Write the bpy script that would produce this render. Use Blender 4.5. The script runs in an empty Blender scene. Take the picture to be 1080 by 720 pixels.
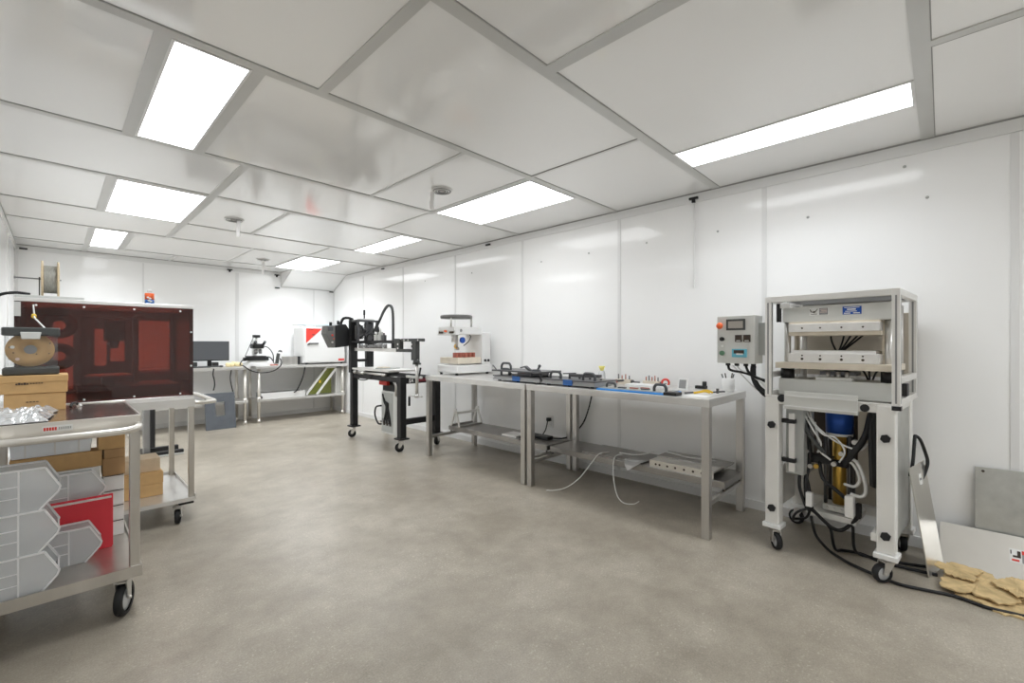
import bpy, bmesh, math, random
from mathutils import Vector, Matrix, noise
random.seed(7)
C = bpy.context.scene.collection
PI = math.pi

# ------------------------------------------------------------------ materials
def mat(name, col, rough=0.5, metal=0.0, spec=0.5, var=0.0, scale=8.0, stretch=(1, 1, 1), bump=0.0, bscale=60.0, alpha=None):
    m = bpy.data.materials.new(name); m.use_nodes = True
    nt = m.node_tree; b = nt.nodes['Principled BSDF']
    b.inputs['Base Color'].default_value = (*col, 1); b.inputs['Roughness'].default_value = rough
    b.inputs['Metallic'].default_value = metal; b.inputs['Specular IOR Level'].default_value = spec
    if var or bump:
        tc = nt.nodes.new('ShaderNodeTexCoord'); mp = nt.nodes.new('ShaderNodeMapping')
        mp.inputs['Scale'].default_value = stretch
        nt.links.new(tc.outputs['Object'], mp.inputs['Vector'])
    if var:
        n = nt.nodes.new('ShaderNodeTexNoise'); n.inputs['Scale'].default_value = scale; n.inputs['Detail'].default_value = 5
        nt.links.new(mp.outputs['Vector'], n.inputs['Vector'])
        r = nt.nodes.new('ShaderNodeValToRGB')
        r.color_ramp.elements[0].position = 0.3; r.color_ramp.elements[1].position = 0.7
        r.color_ramp.elements[0].color = (*[max(0, c * (1 - var)) for c in col], 1)
        r.color_ramp.elements[1].color = (*[min(1, c * (1 + var)) for c in col], 1)
        nt.links.new(n.outputs['Fac'], r.inputs['Fac']); nt.links.new(r.outputs['Color'], b.inputs['Base Color'])
    if bump:
        n2 = nt.nodes.new('ShaderNodeTexNoise'); n2.inputs['Scale'].default_value = bscale; n2.inputs['Detail'].default_value = 3
        nt.links.new(mp.outputs['Vector'], n2.inputs['Vector'])
        bp = nt.nodes.new('ShaderNodeBump'); bp.inputs['Strength'].default_value = bump; bp.inputs['Distance'].default_value = 0.01
        nt.links.new(n2.outputs['Fac'], bp.inputs['Height']); nt.links.new(bp.outputs['Normal'], b.inputs['Normal'])
    return m

def mat_tint(name, tcol, mix, dcol, rough=0.1, gloss=0.08, trans=0.0, fres=0.8):
    """see-through plastic: tinted transparency over a little diffuse body and a glossy coat"""
    m = bpy.data.materials.new(name); m.use_nodes = True
    nt = m.node_tree; nt.nodes.clear()
    o = nt.nodes.new('ShaderNodeOutputMaterial'); t = nt.nodes.new('ShaderNodeBsdfTransparent'); t.inputs['Color'].default_value = (*tcol, 1)
    d = nt.nodes.new('ShaderNodeBsdfDiffuse'); d.inputs['Color'].default_value = (*dcol, 1)
    g = nt.nodes.new('ShaderNodeBsdfGlossy'); g.inputs['Roughness'].default_value = rough
    a = nt.nodes.new('ShaderNodeMixShader'); a.inputs['Fac'].default_value = mix
    if trans:
        q = nt.nodes.new('ShaderNodeBsdfTranslucent'); q.inputs['Color'].default_value = (*dcol, 1)
        e = nt.nodes.new('ShaderNodeMixShader'); e.inputs['Fac'].default_value = trans
        nt.links.new(d.outputs[0], e.inputs[1]); nt.links.new(q.outputs[0], e.inputs[2]); d = e
    nt.links.new(t.outputs[0], a.inputs[1]); nt.links.new(d.outputs[0], a.inputs[2])
    f = nt.nodes.new('ShaderNodeFresnel'); f.inputs['IOR'].default_value = 1.45
    mm = nt.nodes.new('ShaderNodeMath'); mm.operation = 'MULTIPLY_ADD'; mm.inputs[1].default_value = fres; mm.inputs[2].default_value = gloss * 0.2
    nt.links.new(f.outputs[0], mm.inputs[0])
    s = nt.nodes.new('ShaderNodeMixShader'); nt.links.new(mm.outputs[0], s.inputs['Fac'])
    nt.links.new(a.outputs[0], s.inputs[1]); nt.links.new(g.outputs[0], s.inputs[2]); nt.links.new(s.outputs[0], o.inputs['Surface'])
    return m

def mat_emit(name, col, st):
    m = bpy.data.materials.new(name); m.use_nodes = True
    nt = m.node_tree; b = nt.nodes['Principled BSDF']
    b.inputs['Base Color'].default_value = (0.9, 0.9, 0.9, 1)
    b.inputs['Emission Color'].default_value = (*col, 1); b.inputs['Emission Strength'].default_value = st
    return m

def mat_floor():
    m = bpy.data.materials.new('polished_concrete'); m.use_nodes = True
    nt = m.node_tree; b = nt.nodes['Principled BSDF']; L = nt.links
    tc = nt.nodes.new('ShaderNodeTexCoord')
    def N(s, det, rough=0.6):
        n = nt.nodes.new('ShaderNodeTexNoise'); n.inputs['Scale'].default_value = s; n.inputs['Detail'].default_value = det
        n.inputs['Roughness'].default_value = rough
        L.new(tc.outputs['Object'], n.inputs['Vector']); return n
    def ramp(src, p0, c0, p1, c1):
        r = nt.nodes.new('ShaderNodeValToRGB'); e = r.color_ramp.elements
        e[0].position = p0; e[1].position = p1; e[0].color = (*c0, 1); e[1].color = (*c1, 1)
        L.new(src, r.inputs['Fac']); return r
    def mix(bt, fac, a, bb):
        x = nt.nodes.new('ShaderNodeMixRGB'); x.blend_type = bt; x.inputs['Fac'].default_value = fac
        L.new(a, x.inputs['Color1']); L.new(bb, x.inputs['Color2']); return x
    big = ramp(N(1.1, 6, 0.62).outputs['Fac'], 0.3, (0.28, 0.245, 0.195), 0.70, (0.43, 0.39, 0.325))
    mid = ramp(N(6.0, 8, 0.7).outputs['Fac'], 0.30, (0.80, 0.79, 0.775), 0.70, (1.12, 1.12, 1.12))
    m1 = mix('MULTIPLY', 1.0, big.outputs['Color'], mid.outputs['Color'])
    fine = ramp(N(140, 3, 0.7).outputs['Fac'], 0.3, (0.80, 0.80, 0.80), 0.7, (1.16, 1.16, 1.16))
    m2 = mix('MULTIPLY', 1.0, m1.outputs['Color'], fine.outputs['Color'])
    spk = ramp(N(75, 2, 0.5).outputs['Fac'], 0.60, (0, 0, 0), 0.70, (0.55, 0.55, 0.55))
    gate = ramp(N(2.2, 4).outputs['Fac'], 0.42, (0.12, 0.12, 0.12), 0.66, (1, 1, 1))
    mm = mix('MULTIPLY', 1.0, spk.outputs['Color'], gate.outputs['Color'])
    x = nt.nodes.new('ShaderNodeMixRGB'); L.new(mm.outputs['Color'], x.inputs['Fac'])
    L.new(m2.outputs['Color'], x.inputs['Color1']); x.inputs['Color2'].default_value = (0.66, 0.60, 0.49, 1)
    L.new(x.outputs['Color'], b.inputs['Base Color'])
    rr = ramp(N(3.0, 5).outputs['Fac'], 0.3, (0.30, 0.30, 0.30), 0.7, (0.38, 0.38, 0.38))
    L.new(rr.outputs['Color'], b.inputs['Roughness'])
    b.inputs['Specular IOR Level'].default_value = 0.55
    bp = nt.nodes.new('ShaderNodeBump'); bp.inputs['Strength'].default_value = 0.06; bp.inputs['Distance'].default_value = 0.01
    L.new(N(220, 2).outputs['Fac'], bp.inputs['Height']); L.new(bp.outputs['Normal'], b.inputs['Normal'])
    return m

M = {}
M['wall'] = mat('wall_panel_white', (0.90, 0.90, 0.895), 0.09, 0, 0.35, var=0.012, scale=1.5)
M['ceil'] = mat('ceiling_panel_white', (0.93, 0.93, 0.925), 0.10, 0.05, 0.7, var=0.015, scale=1.2)
M['seam'] = mat('wall_seam', (0.76, 0.76, 0.755), 0.35, 0.0)
M['batten'] = mat('ceiling_batten_aluminium', (0.60, 0.60, 0.585), 0.38, 0.3, var=0.03, scale=4)
M['rail'] = mat('wall_top_rail', (0.78, 0.78, 0.775), 0.3, 0.1)
M['gap'] = mat('panel_gap_dark', (0.34, 0.34, 0.335), 0.7)
M['floor'] = mat_floor()
M['light'] = mat_emit('light_diffuser', (0.96, 0.98, 1.0), 3.2)
M['steel'] = mat('brushed_stainless', (0.56, 0.545, 0.52), 0.30, 0.9, var=0.10, scale=14, stretch=(1, 1, 0.06), bump=0.02, bscale=80)
M['steel_top'] = mat('worktop_stainless', (0.72, 0.71, 0.69), 0.34, 0.75, var=0.05, scale=6)
M['shelf'] = mat('galvanised_shelf', (0.36, 0.345, 0.33), 0.32, 0.8, var=0.10, scale=6)
M['cart'] = mat('cart_stainless', (0.58, 0.555, 0.515), 0.28, 0.9, var=0.08, scale=10, stretch=(1, 1, 0.1))
M['cart_top'] = mat('reflection_tinted_cart_top', (0.40, 0.36, 0.33), 0.17, 0.9, var=0.30, scale=5, stretch=(1.0, 6, 1), bump=0.05, bscale=9)  # stainless; dark brownish streaks paint in the reflected enclosure
M['tube'] = mat('handle_steel_satin', (0.74, 0.71, 0.66), 0.3, 0.75)
M['alu'] = mat('aluminium_extrusion', (0.82, 0.81, 0.785), 0.36, 0.45, var=0.03)
M['alu_dark'] = mat('dark_aluminium', (0.30, 0.30, 0.30), 0.4, 0.6)
M['black'] = mat('black_powder_coat', (0.016, 0.016, 0.017), 0.45, 0, 0.4)
M['rubber'] = mat('black_rubber', (0.018, 0.018, 0.019), 0.6, 0, 0.3)
M['cable'] = mat('black_cable', (0.014, 0.014, 0.015), 0.5, 0, 0.4)
M['wcable'] = mat('white_tubing', (0.72, 0.72, 0.70), 0.4)
M['zinc'] = mat('zinc_plated', (0.66, 0.65, 0.63), 0.28, 0.9)
M['grey_wheel'] = mat('grey_wheel_centre', (0.62, 0.63, 0.64), 0.5)
M['white'] = mat('white_painted_metal', (0.80, 0.80, 0.79), 0.35)
M['offwhite'] = mat('offwhite_paint', (0.78, 0.77, 0.74), 0.4, var=0.02)
M['machine_grey'] = mat('machine_light_grey', (0.63, 0.635, 0.61), 0.4, var=0.02)
M['box_dark'] = mat('dark_grey_cap', (0.15, 0.15, 0.145), 0.45)
M['box_grey'] = mat('enclosure_grey', (0.42, 0.43, 0.415), 0.42)
M['cream'] = mat('cream_platen', (0.72, 0.65, 0.54), 0.45, 0.0, var=0.06, scale=10)
M['beige'] = mat('beige_panel', (0.54, 0.49, 0.41), 0.5, var=0.04)
M['plate_white'] = mat('machined_white_bar', (0.80, 0.79, 0.77), 0.3, 0.25, var=0.05, scale=20)
M['gold'] = mat('gold_anodised', (0.72, 0.46, 0.10), 0.28, 0.9)
M['blue'] = mat('blue_anodised', (0.02, 0.09, 0.42), 0.32, 0.4)
M['blue_tape'] = mat('blue_tape', (0.03, 0.13, 0.40), 0.5)
M['blue_mat'] = mat('blue_mat', (0.04, 0.30, 0.78), 0.45)
M['red'] = mat('red_plastic', (0.72, 0.05, 0.035), 0.35)
M['redboard'] = mat('red_folder', (0.78, 0.045, 0.065), 0.4)
M['orange'] = mat('orange_button', (0.90, 0.16, 0.04), 0.35)
M['yellow'] = mat('yellow_plastic', (0.85, 0.56, 0.04), 0.4)
M['cream_yellow'] = mat('pale_yellow', (0.85, 0.72, 0.42), 0.6)
M['paleyellow'] = mat('soft_yellow', (0.90, 0.82, 0.22), 0.5)
M['card'] = mat('cardboard', (0.58, 0.36, 0.155), 0.7, var=0.05, scale=30)
M['card_dark'] = mat('cardboard_brown', (0.40, 0.24, 0.11), 0.75, var=0.06, scale=20)
M['card_pale'] = mat('cardboard_pale', (0.66, 0.52, 0.36), 0.75, var=0.06, scale=20)
M['ink'] = mat('ink_dark', (0.05, 0.035, 0.025), 0.7)
M['paper'] = mat('white_paper', (0.82, 0.82, 0.80), 0.7)
M['wood'] = mat('pale_plywood', (0.72, 0.58, 0.38), 0.6, var=0.08, scale=8, stretch=(1, 1, 6))
M['wire'] = mat('grey_wire_winding', (0.40, 0.40, 0.37), 0.45, 0.3, var=0.25, scale=40, stretch=(8, 1, 1))
M['acrylic'] = mat_tint('smoked_red_acrylic', (0.46, 0.168, 0.125), 0.20, (0.11, 0.060, 0.054), 0.03, 0.10)
M['clear'] = mat_tint('frosted_clear_plastic', (0.985, 0.99, 0.995), 0.52, (0.965, 0.985, 1.0), 0.2, 0.1, 0.12)
M['clear_rib'] = mat_tint('clear_plastic_rib', (0.97, 0.975, 0.98), 0.97, (0.99, 0.995, 1.0), 0.25, 0.1, 0.1)
M['film'] = mat('crumpled_clear_film', (0.66, 0.67, 0.67), 0.20, 0.55, bump=0.35, bscale=18)
M['sheet_clear'] = mat_tint('clear_sheet', (0.96, 0.965, 0.965), 0.03, (0.85, 0.85, 0.85), 0.06, 0.0, fres=0.28)
M['bag'] = mat_tint('highlight_white_bag', (0.9, 0.9, 0.9), 0.5, (0.92, 0.92, 0.92), 0.12, 0.5)  # clear plastic; whiteness painted in for its bright highlights
M['ribbon'] = mat('white_ribbon', (0.95, 0.95, 0.95), 0.6)
M['charcoal'] = mat('charcoal_plastic', (0.060, 0.064, 0.062), 0.45)
M['screen'] = mat('monitor_screen', (0.10, 0.105, 0.115), 0.22, 0, 0.6)
M['lcd'] = mat('lcd_grey', (0.40, 0.37, 0.33), 0.3)
M['cyan'] = mat('cyan_display_bezel', (0.14, 0.48, 0.62), 0.35)
M['green'] = mat('green_button', (0.10, 0.22, 0.13), 0.4)
M['olive'] = mat('olive_green_film', (0.16, 0.18, 0.03), 0.35)
M['slate'] = mat('slate_grey_panel', (0.095, 0.105, 0.12), 0.5, var=0.10, scale=12)
M['tan'] = mat('tan_crumbled_sheet', (0.58, 0.43, 0.22), 0.85, var=0.22, scale=18, bump=0.3, bscale=30)
M['sheetmetal'] = mat('bare_sheet_metal', (0.76, 0.74, 0.70), 0.30, 0.9, var=0.05, scale=4)
M['sheetdull'] = mat('dull_galvanised_sheet', (0.50, 0.505, 0.48), 0.42, 0.75, var=0.09, scale=16)
M['copper'] = mat('copper_block', (0.42, 0.13, 0.09), 0.4, 0.2)
M['pinkish'] = mat('pale_pink_block', (0.80, 0.62, 0.55), 0.5)
M['tray'] = mat('grey_fixture_plate', (0.42, 0.425, 0.43), 0.38, 0.55, var=0.05)
M['handle'] = mat('dark_grey_handle', (0.07, 0.075, 0.08), 0.4)
M['steel_dark'] = mat('dark_machined_steel', (0.12, 0.12, 0.125), 0.35, 0.6)
M['printer'] = mat('printer_frame_grey', (0.30, 0.29, 0.28), 0.5)
M['printer_light'] = mat('printer_back_light', (0.78, 0.76, 0.74), 0.5)

# ------------------------------------------------------------------ mesh builder
def catmull(pts, k=6):
    P = [Vector(p) for p in pts]
    if len(P) < 3: return P
    Q = [P[0] * 2 - P[1]] + P + [P[-1] * 2 - P[-2]]
    out = []
    for i in range(1, len(Q) - 2):
        a, b, c, d = Q[i - 1], Q[i], Q[i + 1], Q[i + 2]
        for j in range(k):
            t = j / k
            out.append(0.5 * ((2 * b) + (c - a) * t + (2 * a - 5 * b + 4 * c - d) * t * t + (3 * b - 3 * c + d - a) * t ** 3))
    out.append(P[-1]); return out

class MB:
    def __init__(s): s.v = []; s.f = []; s.mi = []; s.sm = []; s.m = 0
    def add(s, vs, fs, smooth=False):
        o = len(s.v); s.v += [tuple(v) for v in vs]
        for f in fs: s.f.append([i + o for i in f]); s.mi.append(s.m); s.sm.append(smooth)
        return s
    def use(s, i): s.m = i; return s
    def box(s, x0, x1, y0, y1, z0, z1):
        return s.add([(x0, y0, z0), (x1, y0, z0), (x1, y1, z0), (x0, y1, z0), (x0, y0, z1), (x1, y0, z1), (x1, y1, z1), (x0, y1, z1)],
                     [(0, 3, 2, 1), (4, 5, 6, 7), (0, 1, 5, 4), (1, 2, 6, 5), (2, 3, 7, 6), (3, 0, 4, 7)])
    def hexa(s, b, t):
        return s.add(list(b) + list(t), [(0, 3, 2, 1), (4, 5, 6, 7), (0, 1, 5, 4), (1, 2, 6, 5), (2, 3, 7, 6), (3, 0, 4, 7)])
    def bar(s, p0, p1, w, h, up=(0, 0, 1)):
        p0 = Vector(p0); p1 = Vector(p1); d = (p1 - p0).normalized(); u = Vector(up)
        if abs(d.dot(u)) > 0.98: u = Vector((1, 0, 0))
        r = d.cross(u).normalized(); u = r.cross(d)
        q = [(-1, -1), (1, -1), (1, 1), (-1, 1)]
        return s.add([p0 + r * a * w / 2 + u * b * h / 2 for a, b in q] + [p1 + r * a * w / 2 + u * b * h / 2 for a, b in q],
                     [(0, 1, 2, 3), (7, 6, 5, 4), (1, 0, 4, 5), (2, 1, 5, 6), (3, 2, 6, 7), (0, 3, 7, 4)])
    def cyl(s, p0, p1, r, r2=None, n=16, caps=True):
        p0 = Vector(p0); p1 = Vector(p1); d = (p1 - p0).normalized(); r2 = r if r2 is None else r2
        a = d.orthogonal().normalized(); b = d.cross(a)
        R = [(math.cos(2 * PI * i / n), math.sin(2 * PI * i / n)) for i in range(n)]
        vs = [p0 + (a * c + b * e) * r for c, e in R] + [p1 + (a * c + b * e) * r2 for c, e in R]
        s.add(vs, [(i, (i + 1) % n, n + (i + 1) % n, n + i) for i in range(n)], True)
        if caps: 
            o = len(s.v) - 2 * n
            s.f.append([o + i for i in range(n)][::-1]); s.mi.append(s.m); s.sm.append(False)
            s.f.append([o + n + i for i in range(n)]); s.mi.append(s.m); s.sm.append(False)
        return s
    def tube(s, pts, r, n=8, k=6, smooth=True):
        P = catmull(pts, k) if smooth else [Vector(p) for p in pts]
        vs = []; ref = None
        for i, p in enumerate(P):
            d = (P[min(i + 1, len(P) - 1)] - P[max(i - 1, 0)])
            d = d.normalized() if d.length > 1e-9 else Vector((0, 0, 1))
            ref = d.orthogonal() if ref is None else ref
            a = (ref - d * ref.dot(d)); a = a.normalized() if a.length > 1e-6 else d.orthogonal().normalized()
            ref = a; b = d.cross(a)
            vs += [p + (a * math.cos(2 * PI * j / n) + b * math.sin(2 * PI * j / n)) * r for j in range(n)]
        m = len(P); fs = [(i * n + j, i * n + (j + 1) % n, (i + 1) * n + (j + 1) % n, (i + 1) * n + j) for i in range(m - 1) for j in range(n)]
        s.add(vs, fs, True)
        o = len(s.v) - len(vs)
        s.f.append([o + j for j in range(n)][::-1]); s.mi.append(s.m); s.sm.append(False)
        s.f.append([o + (m - 1) * n + j for j in range(n)]); s.mi.append(s.m); s.sm.append(False)
        return s
    def lathe(s, prof, c=(0, 0, 0), axis=(0, 0, 1), n=24):
        c = Vector(c); d = Vector(axis).normalized(); a = d.orthogonal().normalized(); b = d.cross(a); m = len(prof)
        vs = [c + d * h + (a * math.cos(2 * PI * j / n) + b * math.sin(2 * PI * j / n)) * r for r, h in prof for j in range(n)]
        fs = [(i * n + j, i * n + (j + 1) % n, (i + 1) * n + (j + 1) % n, (i + 1) * n + j) for i in range(m - 1) for j in range(n)]
        return s.add(vs, fs, True)
    def prism(s, poly, axis, a0, a1):
        def P(p, a): return {'x': (a, p[0], p[1]), 'y': (p[0], a, p[1]), 'z': (p[0], p[1], a)}[axis]
        n = len(poly)
        return s.add([P(p, a0) for p in poly] + [P(p, a1) for p in poly],
                     [list(range(n))[::-1], [n + i for i in range(n)]] + [(i, (i + 1) % n, n + (i + 1) % n, n + i) for i in range(n)])
    def sphere(s, c, r, sc=(1, 1, 1), n=12):
        prof = [(math.sin(PI * i / n) * 1.0, -math.cos(PI * i / n)) for i in range(n + 1)]
        c = Vector(c); k = 16
        vs = [c + Vector((p * math.cos(2 * PI * j / k) * r * sc[0], p * math.sin(2 * PI * j / k) * r * sc[1], h * r * sc[2])) for p, h in prof for j in range(k)]
        fs = [(i * k + j, i * k + (j + 1) % k, (i + 1) * k + (j + 1) % k, (i + 1) * k + j) for i in range(n) for j in range(k)]
        return s.add(vs, fs, True)
    def build(s, name, mats, parent=None, bevel=0.0, seg=2, loc=None):
        if not isinstance(mats, (list, tuple)): mats = [mats]
        off = Vector(parent['_o']) if parent is not None else Vector(loc or (0, 0, 0))
        me = bpy.data.meshes.new(name)
        me.from_pydata([tuple(Vector(v) - off) for v in s.v], [], s.f)
        for m in mats: me.materials.append(m if not isinstance(m, str) else M[m])
        for p, i, q in zip(me.polygons, s.mi, s.sm): p.material_index = i; p.use_smooth = q
        bm = bmesh.new(); bm.from_mesh(me); bmesh.ops.remove_doubles(bm, verts=bm.verts, dist=1e-6)
        bmesh.ops.recalc_face_normals(bm, faces=bm.faces); bm.to_mesh(me); bm.free()
        o = bpy.data.objects.new(name, me); C.objects.link(o)
        if parent is not None: o.parent = parent; o['_o'] = parent['_o']
        else: o.location = off; o['_o'] = tuple(off)
        if bevel:
            b = o.modifiers.new('edge', 'BEVEL'); b.width = bevel; b.segments = seg; b.limit_method = 'ANGLE'; b.angle_limit = math.radians(50)
        return o

def tag(o, label, cat, group=None, kind=None):
    o['label'] = label; o['category'] = cat
    if group: o['group'] = group
    if kind: o['kind'] = kind
    return o
def thing(name, label, cat, loc, group=None):
    o = bpy.data.objects.new(name, None); o.empty_display_size = 0.05; C.objects.link(o)
    o.location = loc; o['_o'] = tuple(loc)
    return tag(o, label, cat, group)
def struct(name, mb, mats, **k):
    o = mb.build(name, mats, **k); o['kind'] = 'structure'; return o
def dup(o, delta=(0, 0, 0), label=None, parent=None, rz=None):
    c = o.copy(); C.objects.link(c)
    if parent is None: c.location = Vector(o.location) + Vector(delta)
    else: c.parent = parent
    if rz is not None: c.rotation_euler.z = rz
    if label: c['label'] = label
    for ch in list(o.children): dup(ch, parent=c)
    return c
def lettering(body, size, origin, xdir, ydir, material, parent, name='lettering', bold=0.0, shear=0.0):
    cu = bpy.data.curves.new('t', 'FONT'); cu.body = body; cu.size = size; cu.extrude = 0.0006; cu.offset = bold; cu.shear = shear
    t = bpy.data.objects.new('t', cu); C.objects.link(t)
    bpy.context.view_layer.update()
    me = bpy.data.meshes.new_from_object(t.evaluated_get(bpy.context.evaluated_depsgraph_get()))
    bpy.data.objects.remove(t); x = Vector(xdir).normalized(); y = Vector(ydir).normalized(); z = x.cross(y)
    R = Matrix((x, y, z)).transposed()
    off = Vector(parent['_o'])
    for v in me.vertices: v.co = R @ v.co + Vector(origin) - off
    me.materials.clear(); me.materials.append(M[material]); me.name = name
    o = bpy.data.objects.new(name, me); C.objects.link(o); o.parent = parent; o['_o'] = parent['_o']
    return o
def caster(root, x, y, zt, r, w=0.03, yaw=0.0, fork='zinc', centre='grey_wheel', zb=0.0, n=20, off=0.02):
    """swivel caster under (x, y, zt): fork part with a wheel sub-part"""
    c, s_ = math.cos(yaw), math.sin(yaw)
    d = Vector((c, s_, 0)); a = Vector((-s_, c, 0)); ctr = Vector((x, y, zb + r)) + d * off
    f = MB(); f.cyl((x, y, zt - 0.012), (x, y, zt), 0.030, n=14)
    f.cyl((x, y, zb + 2 * r + 0.004), (x, y, zt - 0.01), 0.020, n=14)
    for k in (-1, 1):
        o = a * k * (w / 2 + 0.004)
        top = Vector((x, y, zb + 2 * r + 0.012)) + o
        f.add([top - d * .026, top + d * .03, ctr + o + d * .014, ctr + o - d * .014, top - d * .026 + a * k * .004, top + d * .03 + a * k * .004, ctr + o + d * .014 + a * k * .004, ctr + o - d * .014 + a * k * .004],
              [(0, 1, 2, 3), (7, 6, 5, 4), (0, 4, 5, 1), (1, 5, 6, 2), (2, 6, 7, 3), (3, 7, 4, 0)])
    t0 = Vector((x, y, zb + 2 * r + 0.010)); f.bar(t0 - a * (w / 2 + .006), t0 + a * (w / 2 + .006), .055, .008)
    f.cyl(ctr - a * (w / 2 + .012), ctr + a * (w / 2 + .012), 0.007, n=10)
    fo = f.build('caster', [M[fork]], root)
    t = MB(); h = w / 2
    t.lathe([(r * .72, -h), (r * .93, -h), (r, -h * .5), (r, h * .5), (r * .93, h), (r * .72, h)], ctr, a, n)
    t.use(1); t.lathe([(0.0005, -h * .8), (r * .35, -h * .8), (r * .4, -h * .55), (r * .72, -h * .6), (r * .72, h * .6), (r * .4, h * .55), (r * .35, h * .8), (0.0005, h * .8)], ctr, a, n)
    t.build('wheel', [M['rubber'], M[centre]], fo)
    return fo

# ------------------------------------------------------------------ the room
XL, XR, YF, YB, H = -0.34, 3.61, -3.66, 8.12, 2.44
struct('floor', MB().box(XL - .06, XR + .06, YF - .06, YB + .06, -0.06, 0), 'floor')
struct('ceiling', MB().box(XL - .06, XR + .06, YF - .06, YB + .06, H, H + .06), 'ceil')
struct('wall_right', MB().box(XR, XR + .06, YF, YB, 0, H), 'wall')
struct('wall_left', MB().box(XL - .06, XL, YF, YB, 0, H), 'wall')
struct('wall_back', MB().box(XL - .06, XR + .06, YB, YB + .06, 0, H), 'wall')
struct('wall_front', MB().box(XL - .06, XR + .06, YF - .06, YF, 0, H), 'wall')
# extruded strips covering the wall joints, the rail under the ceiling, the base rail
tn = [0]
def trim(mb, m):
    tn[0] += 1; return struct('trim_%d' % tn[0], mb, m)
for y in (-2.73, -1.50, -.28, .935, 2.13, 3.343, 4.531, 5.767, 6.993):
    trim(MB().box(XR - .005, XR, y - .016, y + .016, .06, 2.36), 'seam')
for x, w in ((.87, .010), (2.035, .024), (3.245, .010)):
    trim(MB().box(x - w, x + w, YB - .005, YB, .06, 2.36), 'seam')
for y in (.9, 2.1, 3.3, 4.5, 5.7, 6.9):
    trim(MB().box(XL, XL + .005, y - .016, y + .016, .06, 2.36), 'seam')
trim(MB().box(XR - .010, XR, YF, YB - .35, 2.362, H), 'rail')
trim(MB().box(XL, XR, YB - .010, YB, 2.375, H), 'rail')
trim(MB().box(XL, XL + .010, YF, YB, 2.375, H), 'rail')
trim(MB().box(XR - .0125, XR, YF, YB - .35, 2.430, H), 'gap')
trim(MB().box(XL, 2.64, YB - .0125, YB, 2.432, H), 'gap')
trim(MB().box(XL, XL + .0125, YF, YB, 2.432, H), 'gap')
struct('baseboard_right', MB().box(XR - .012, XR, YF, YB, 0, .065), 'seam')
struct('baseboard_back', MB().box(XL, XR, YB - .012, YB, 0, .065), 'seam')
struct('baseboard_left', MB().box(XL, XL + .012, YF, YB, 0, .065), 'seam')
# corner posts
trim(MB().box(XL, XL + .03, YB - .03, YB, 0, 2.36), 'seam')
trim(MB().box(XR - .02, XR, YB - .02, YB, 0, 2.2), 'seam')
# ceiling grid strips: (x0,x1,y0,y1)
lat = [(1.243, 1.302), (2.145, 2.197), (3.378, 3.428), (4.298, 4.352), (5.497, 5.547), (6.338, 6.388), (7.575, 7.622)]
dep = [(2.45, 2.50, YF, .035), (1.498, 1.566, .095, 1.243), (.877, .926, 1.302, 2.145), (2.412, 2.436, 1.302, 2.145),
       (.268, .33, 2.197, 3.378), (.602, .664, 2.197, 3.378), (1.803, 1.832, 2.197, 3.378), (2.412, 2.457, 2.197, 3.378),
       (.878, .934, 3.428, 4.298), (2.415, 2.444, 3.428, 4.298), (.258, .318, 4.352, 5.497), (.872, .934, 4.352, 5.497),
       (1.500, 1.537, 4.352, 5.497), (.876, .93, 5.547, 6.338), (2.424, 2.446, 5.547, 6.338), (.246, .29, 6.388, 7.575),
       (.556, .624, 6.388, 7.575), (1.778, 1.80, 6.388, 7.575), (2.385, 2.41, 6.388, 7.575), (.246, .29, 7.622, YB), (1.15, 1.18, 7.622, YB)]
for a, b in lat + [(.035, .095), (-1.18, -1.12), (-2.40, -2.35)]:
    trim(MB().box(XL, XR, a, b, H - .005, H), 'batten')
    trim(MB().box(XL, XR, a - .004, a, H - .002, H), 'gap')
for x0, x1, y0, y1 in dep: trim(MB().box(x0, x1, y0, y1, H - .005, H), 'batten')
for x, y0, y1 in ((2.498, YF, .035), (2.410, 1.302, 2.145)): trim(MB().box(x, x + .004, y0, y1, H - .0055, H), 'gap')
# sloped return duct cover in the far right corner
w = MB(); w.prism([(7.60, H - .006), (8.118, 2.20), (8.118, H - .006)], 'x', 2.69, XR - .002)
struct('trim_%d' % (tn[0] + 1), w, 'ceil'); tn[0] += 1
trim(MB().bar((2.69, 8.112, 2.195), (XR, 8.112, 2.195), .012, .016), 'batten')
trim(MB().bar((2.69, 8.106, 2.203), (2.69, 7.60, 2.436), .014, .014), 'batten')
trim(MB().bar((3.602, 8.106, 2.203), (3.602, 7.60, 2.436), .014, .014), 'batten')

# ceiling lights
def light(x0, x1, y0, y1, label, pw=1.0):
    t = thing('ceiling_light', label, 'ceiling light', ((x0 + x1) / 2, (y0 + y1) / 2, H), 'recessed ceiling light panels')
    MB().box(x0, x1, y0, y1, H - .004, H - .0005).build('diffuser', 'light', t)
    f = .012; m = MB()
    for a in ((x0 - f, x1 + f, y0 - f, y0), (x0 - f, x1 + f, y1, y1 + f), (x0 - f, x0, y0, y1), (x1, x1 + f, y0, y1)): m.box(*a, H - .007, H - .0005)
    m.build('frame', 'rail', t)
    l = bpy.data.lights.new('lamp', 'AREA'); l.shape = 'RECTANGLE'; l.size = x1 - x0; l.size_y = y1 - y0; l.spread = math.radians(SPREAD)
    l.energy = LAMP * pw * (x1 - x0) * (y1 - y0); l.color = (.905, .955, 1.0)
    o = bpy.data.objects.new('lamp', l); C.objects.link(o); o.parent = t; o.location = (0, 0, -.009)
SPREAD, LAMP = 132, 12.5
light(.336, .60, 2.212, 3.366, 'narrow ceiling light nearest the camera, above the front cart', 1.5)
light(.325, .868, 4.368, 5.485, 'wide ceiling light above the tinted enclosure, between two narrow ones', 1.35)
light(.302, .552, 6.402, 7.562, 'small narrow ceiling light farthest back on the left side', 2.4)
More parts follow.
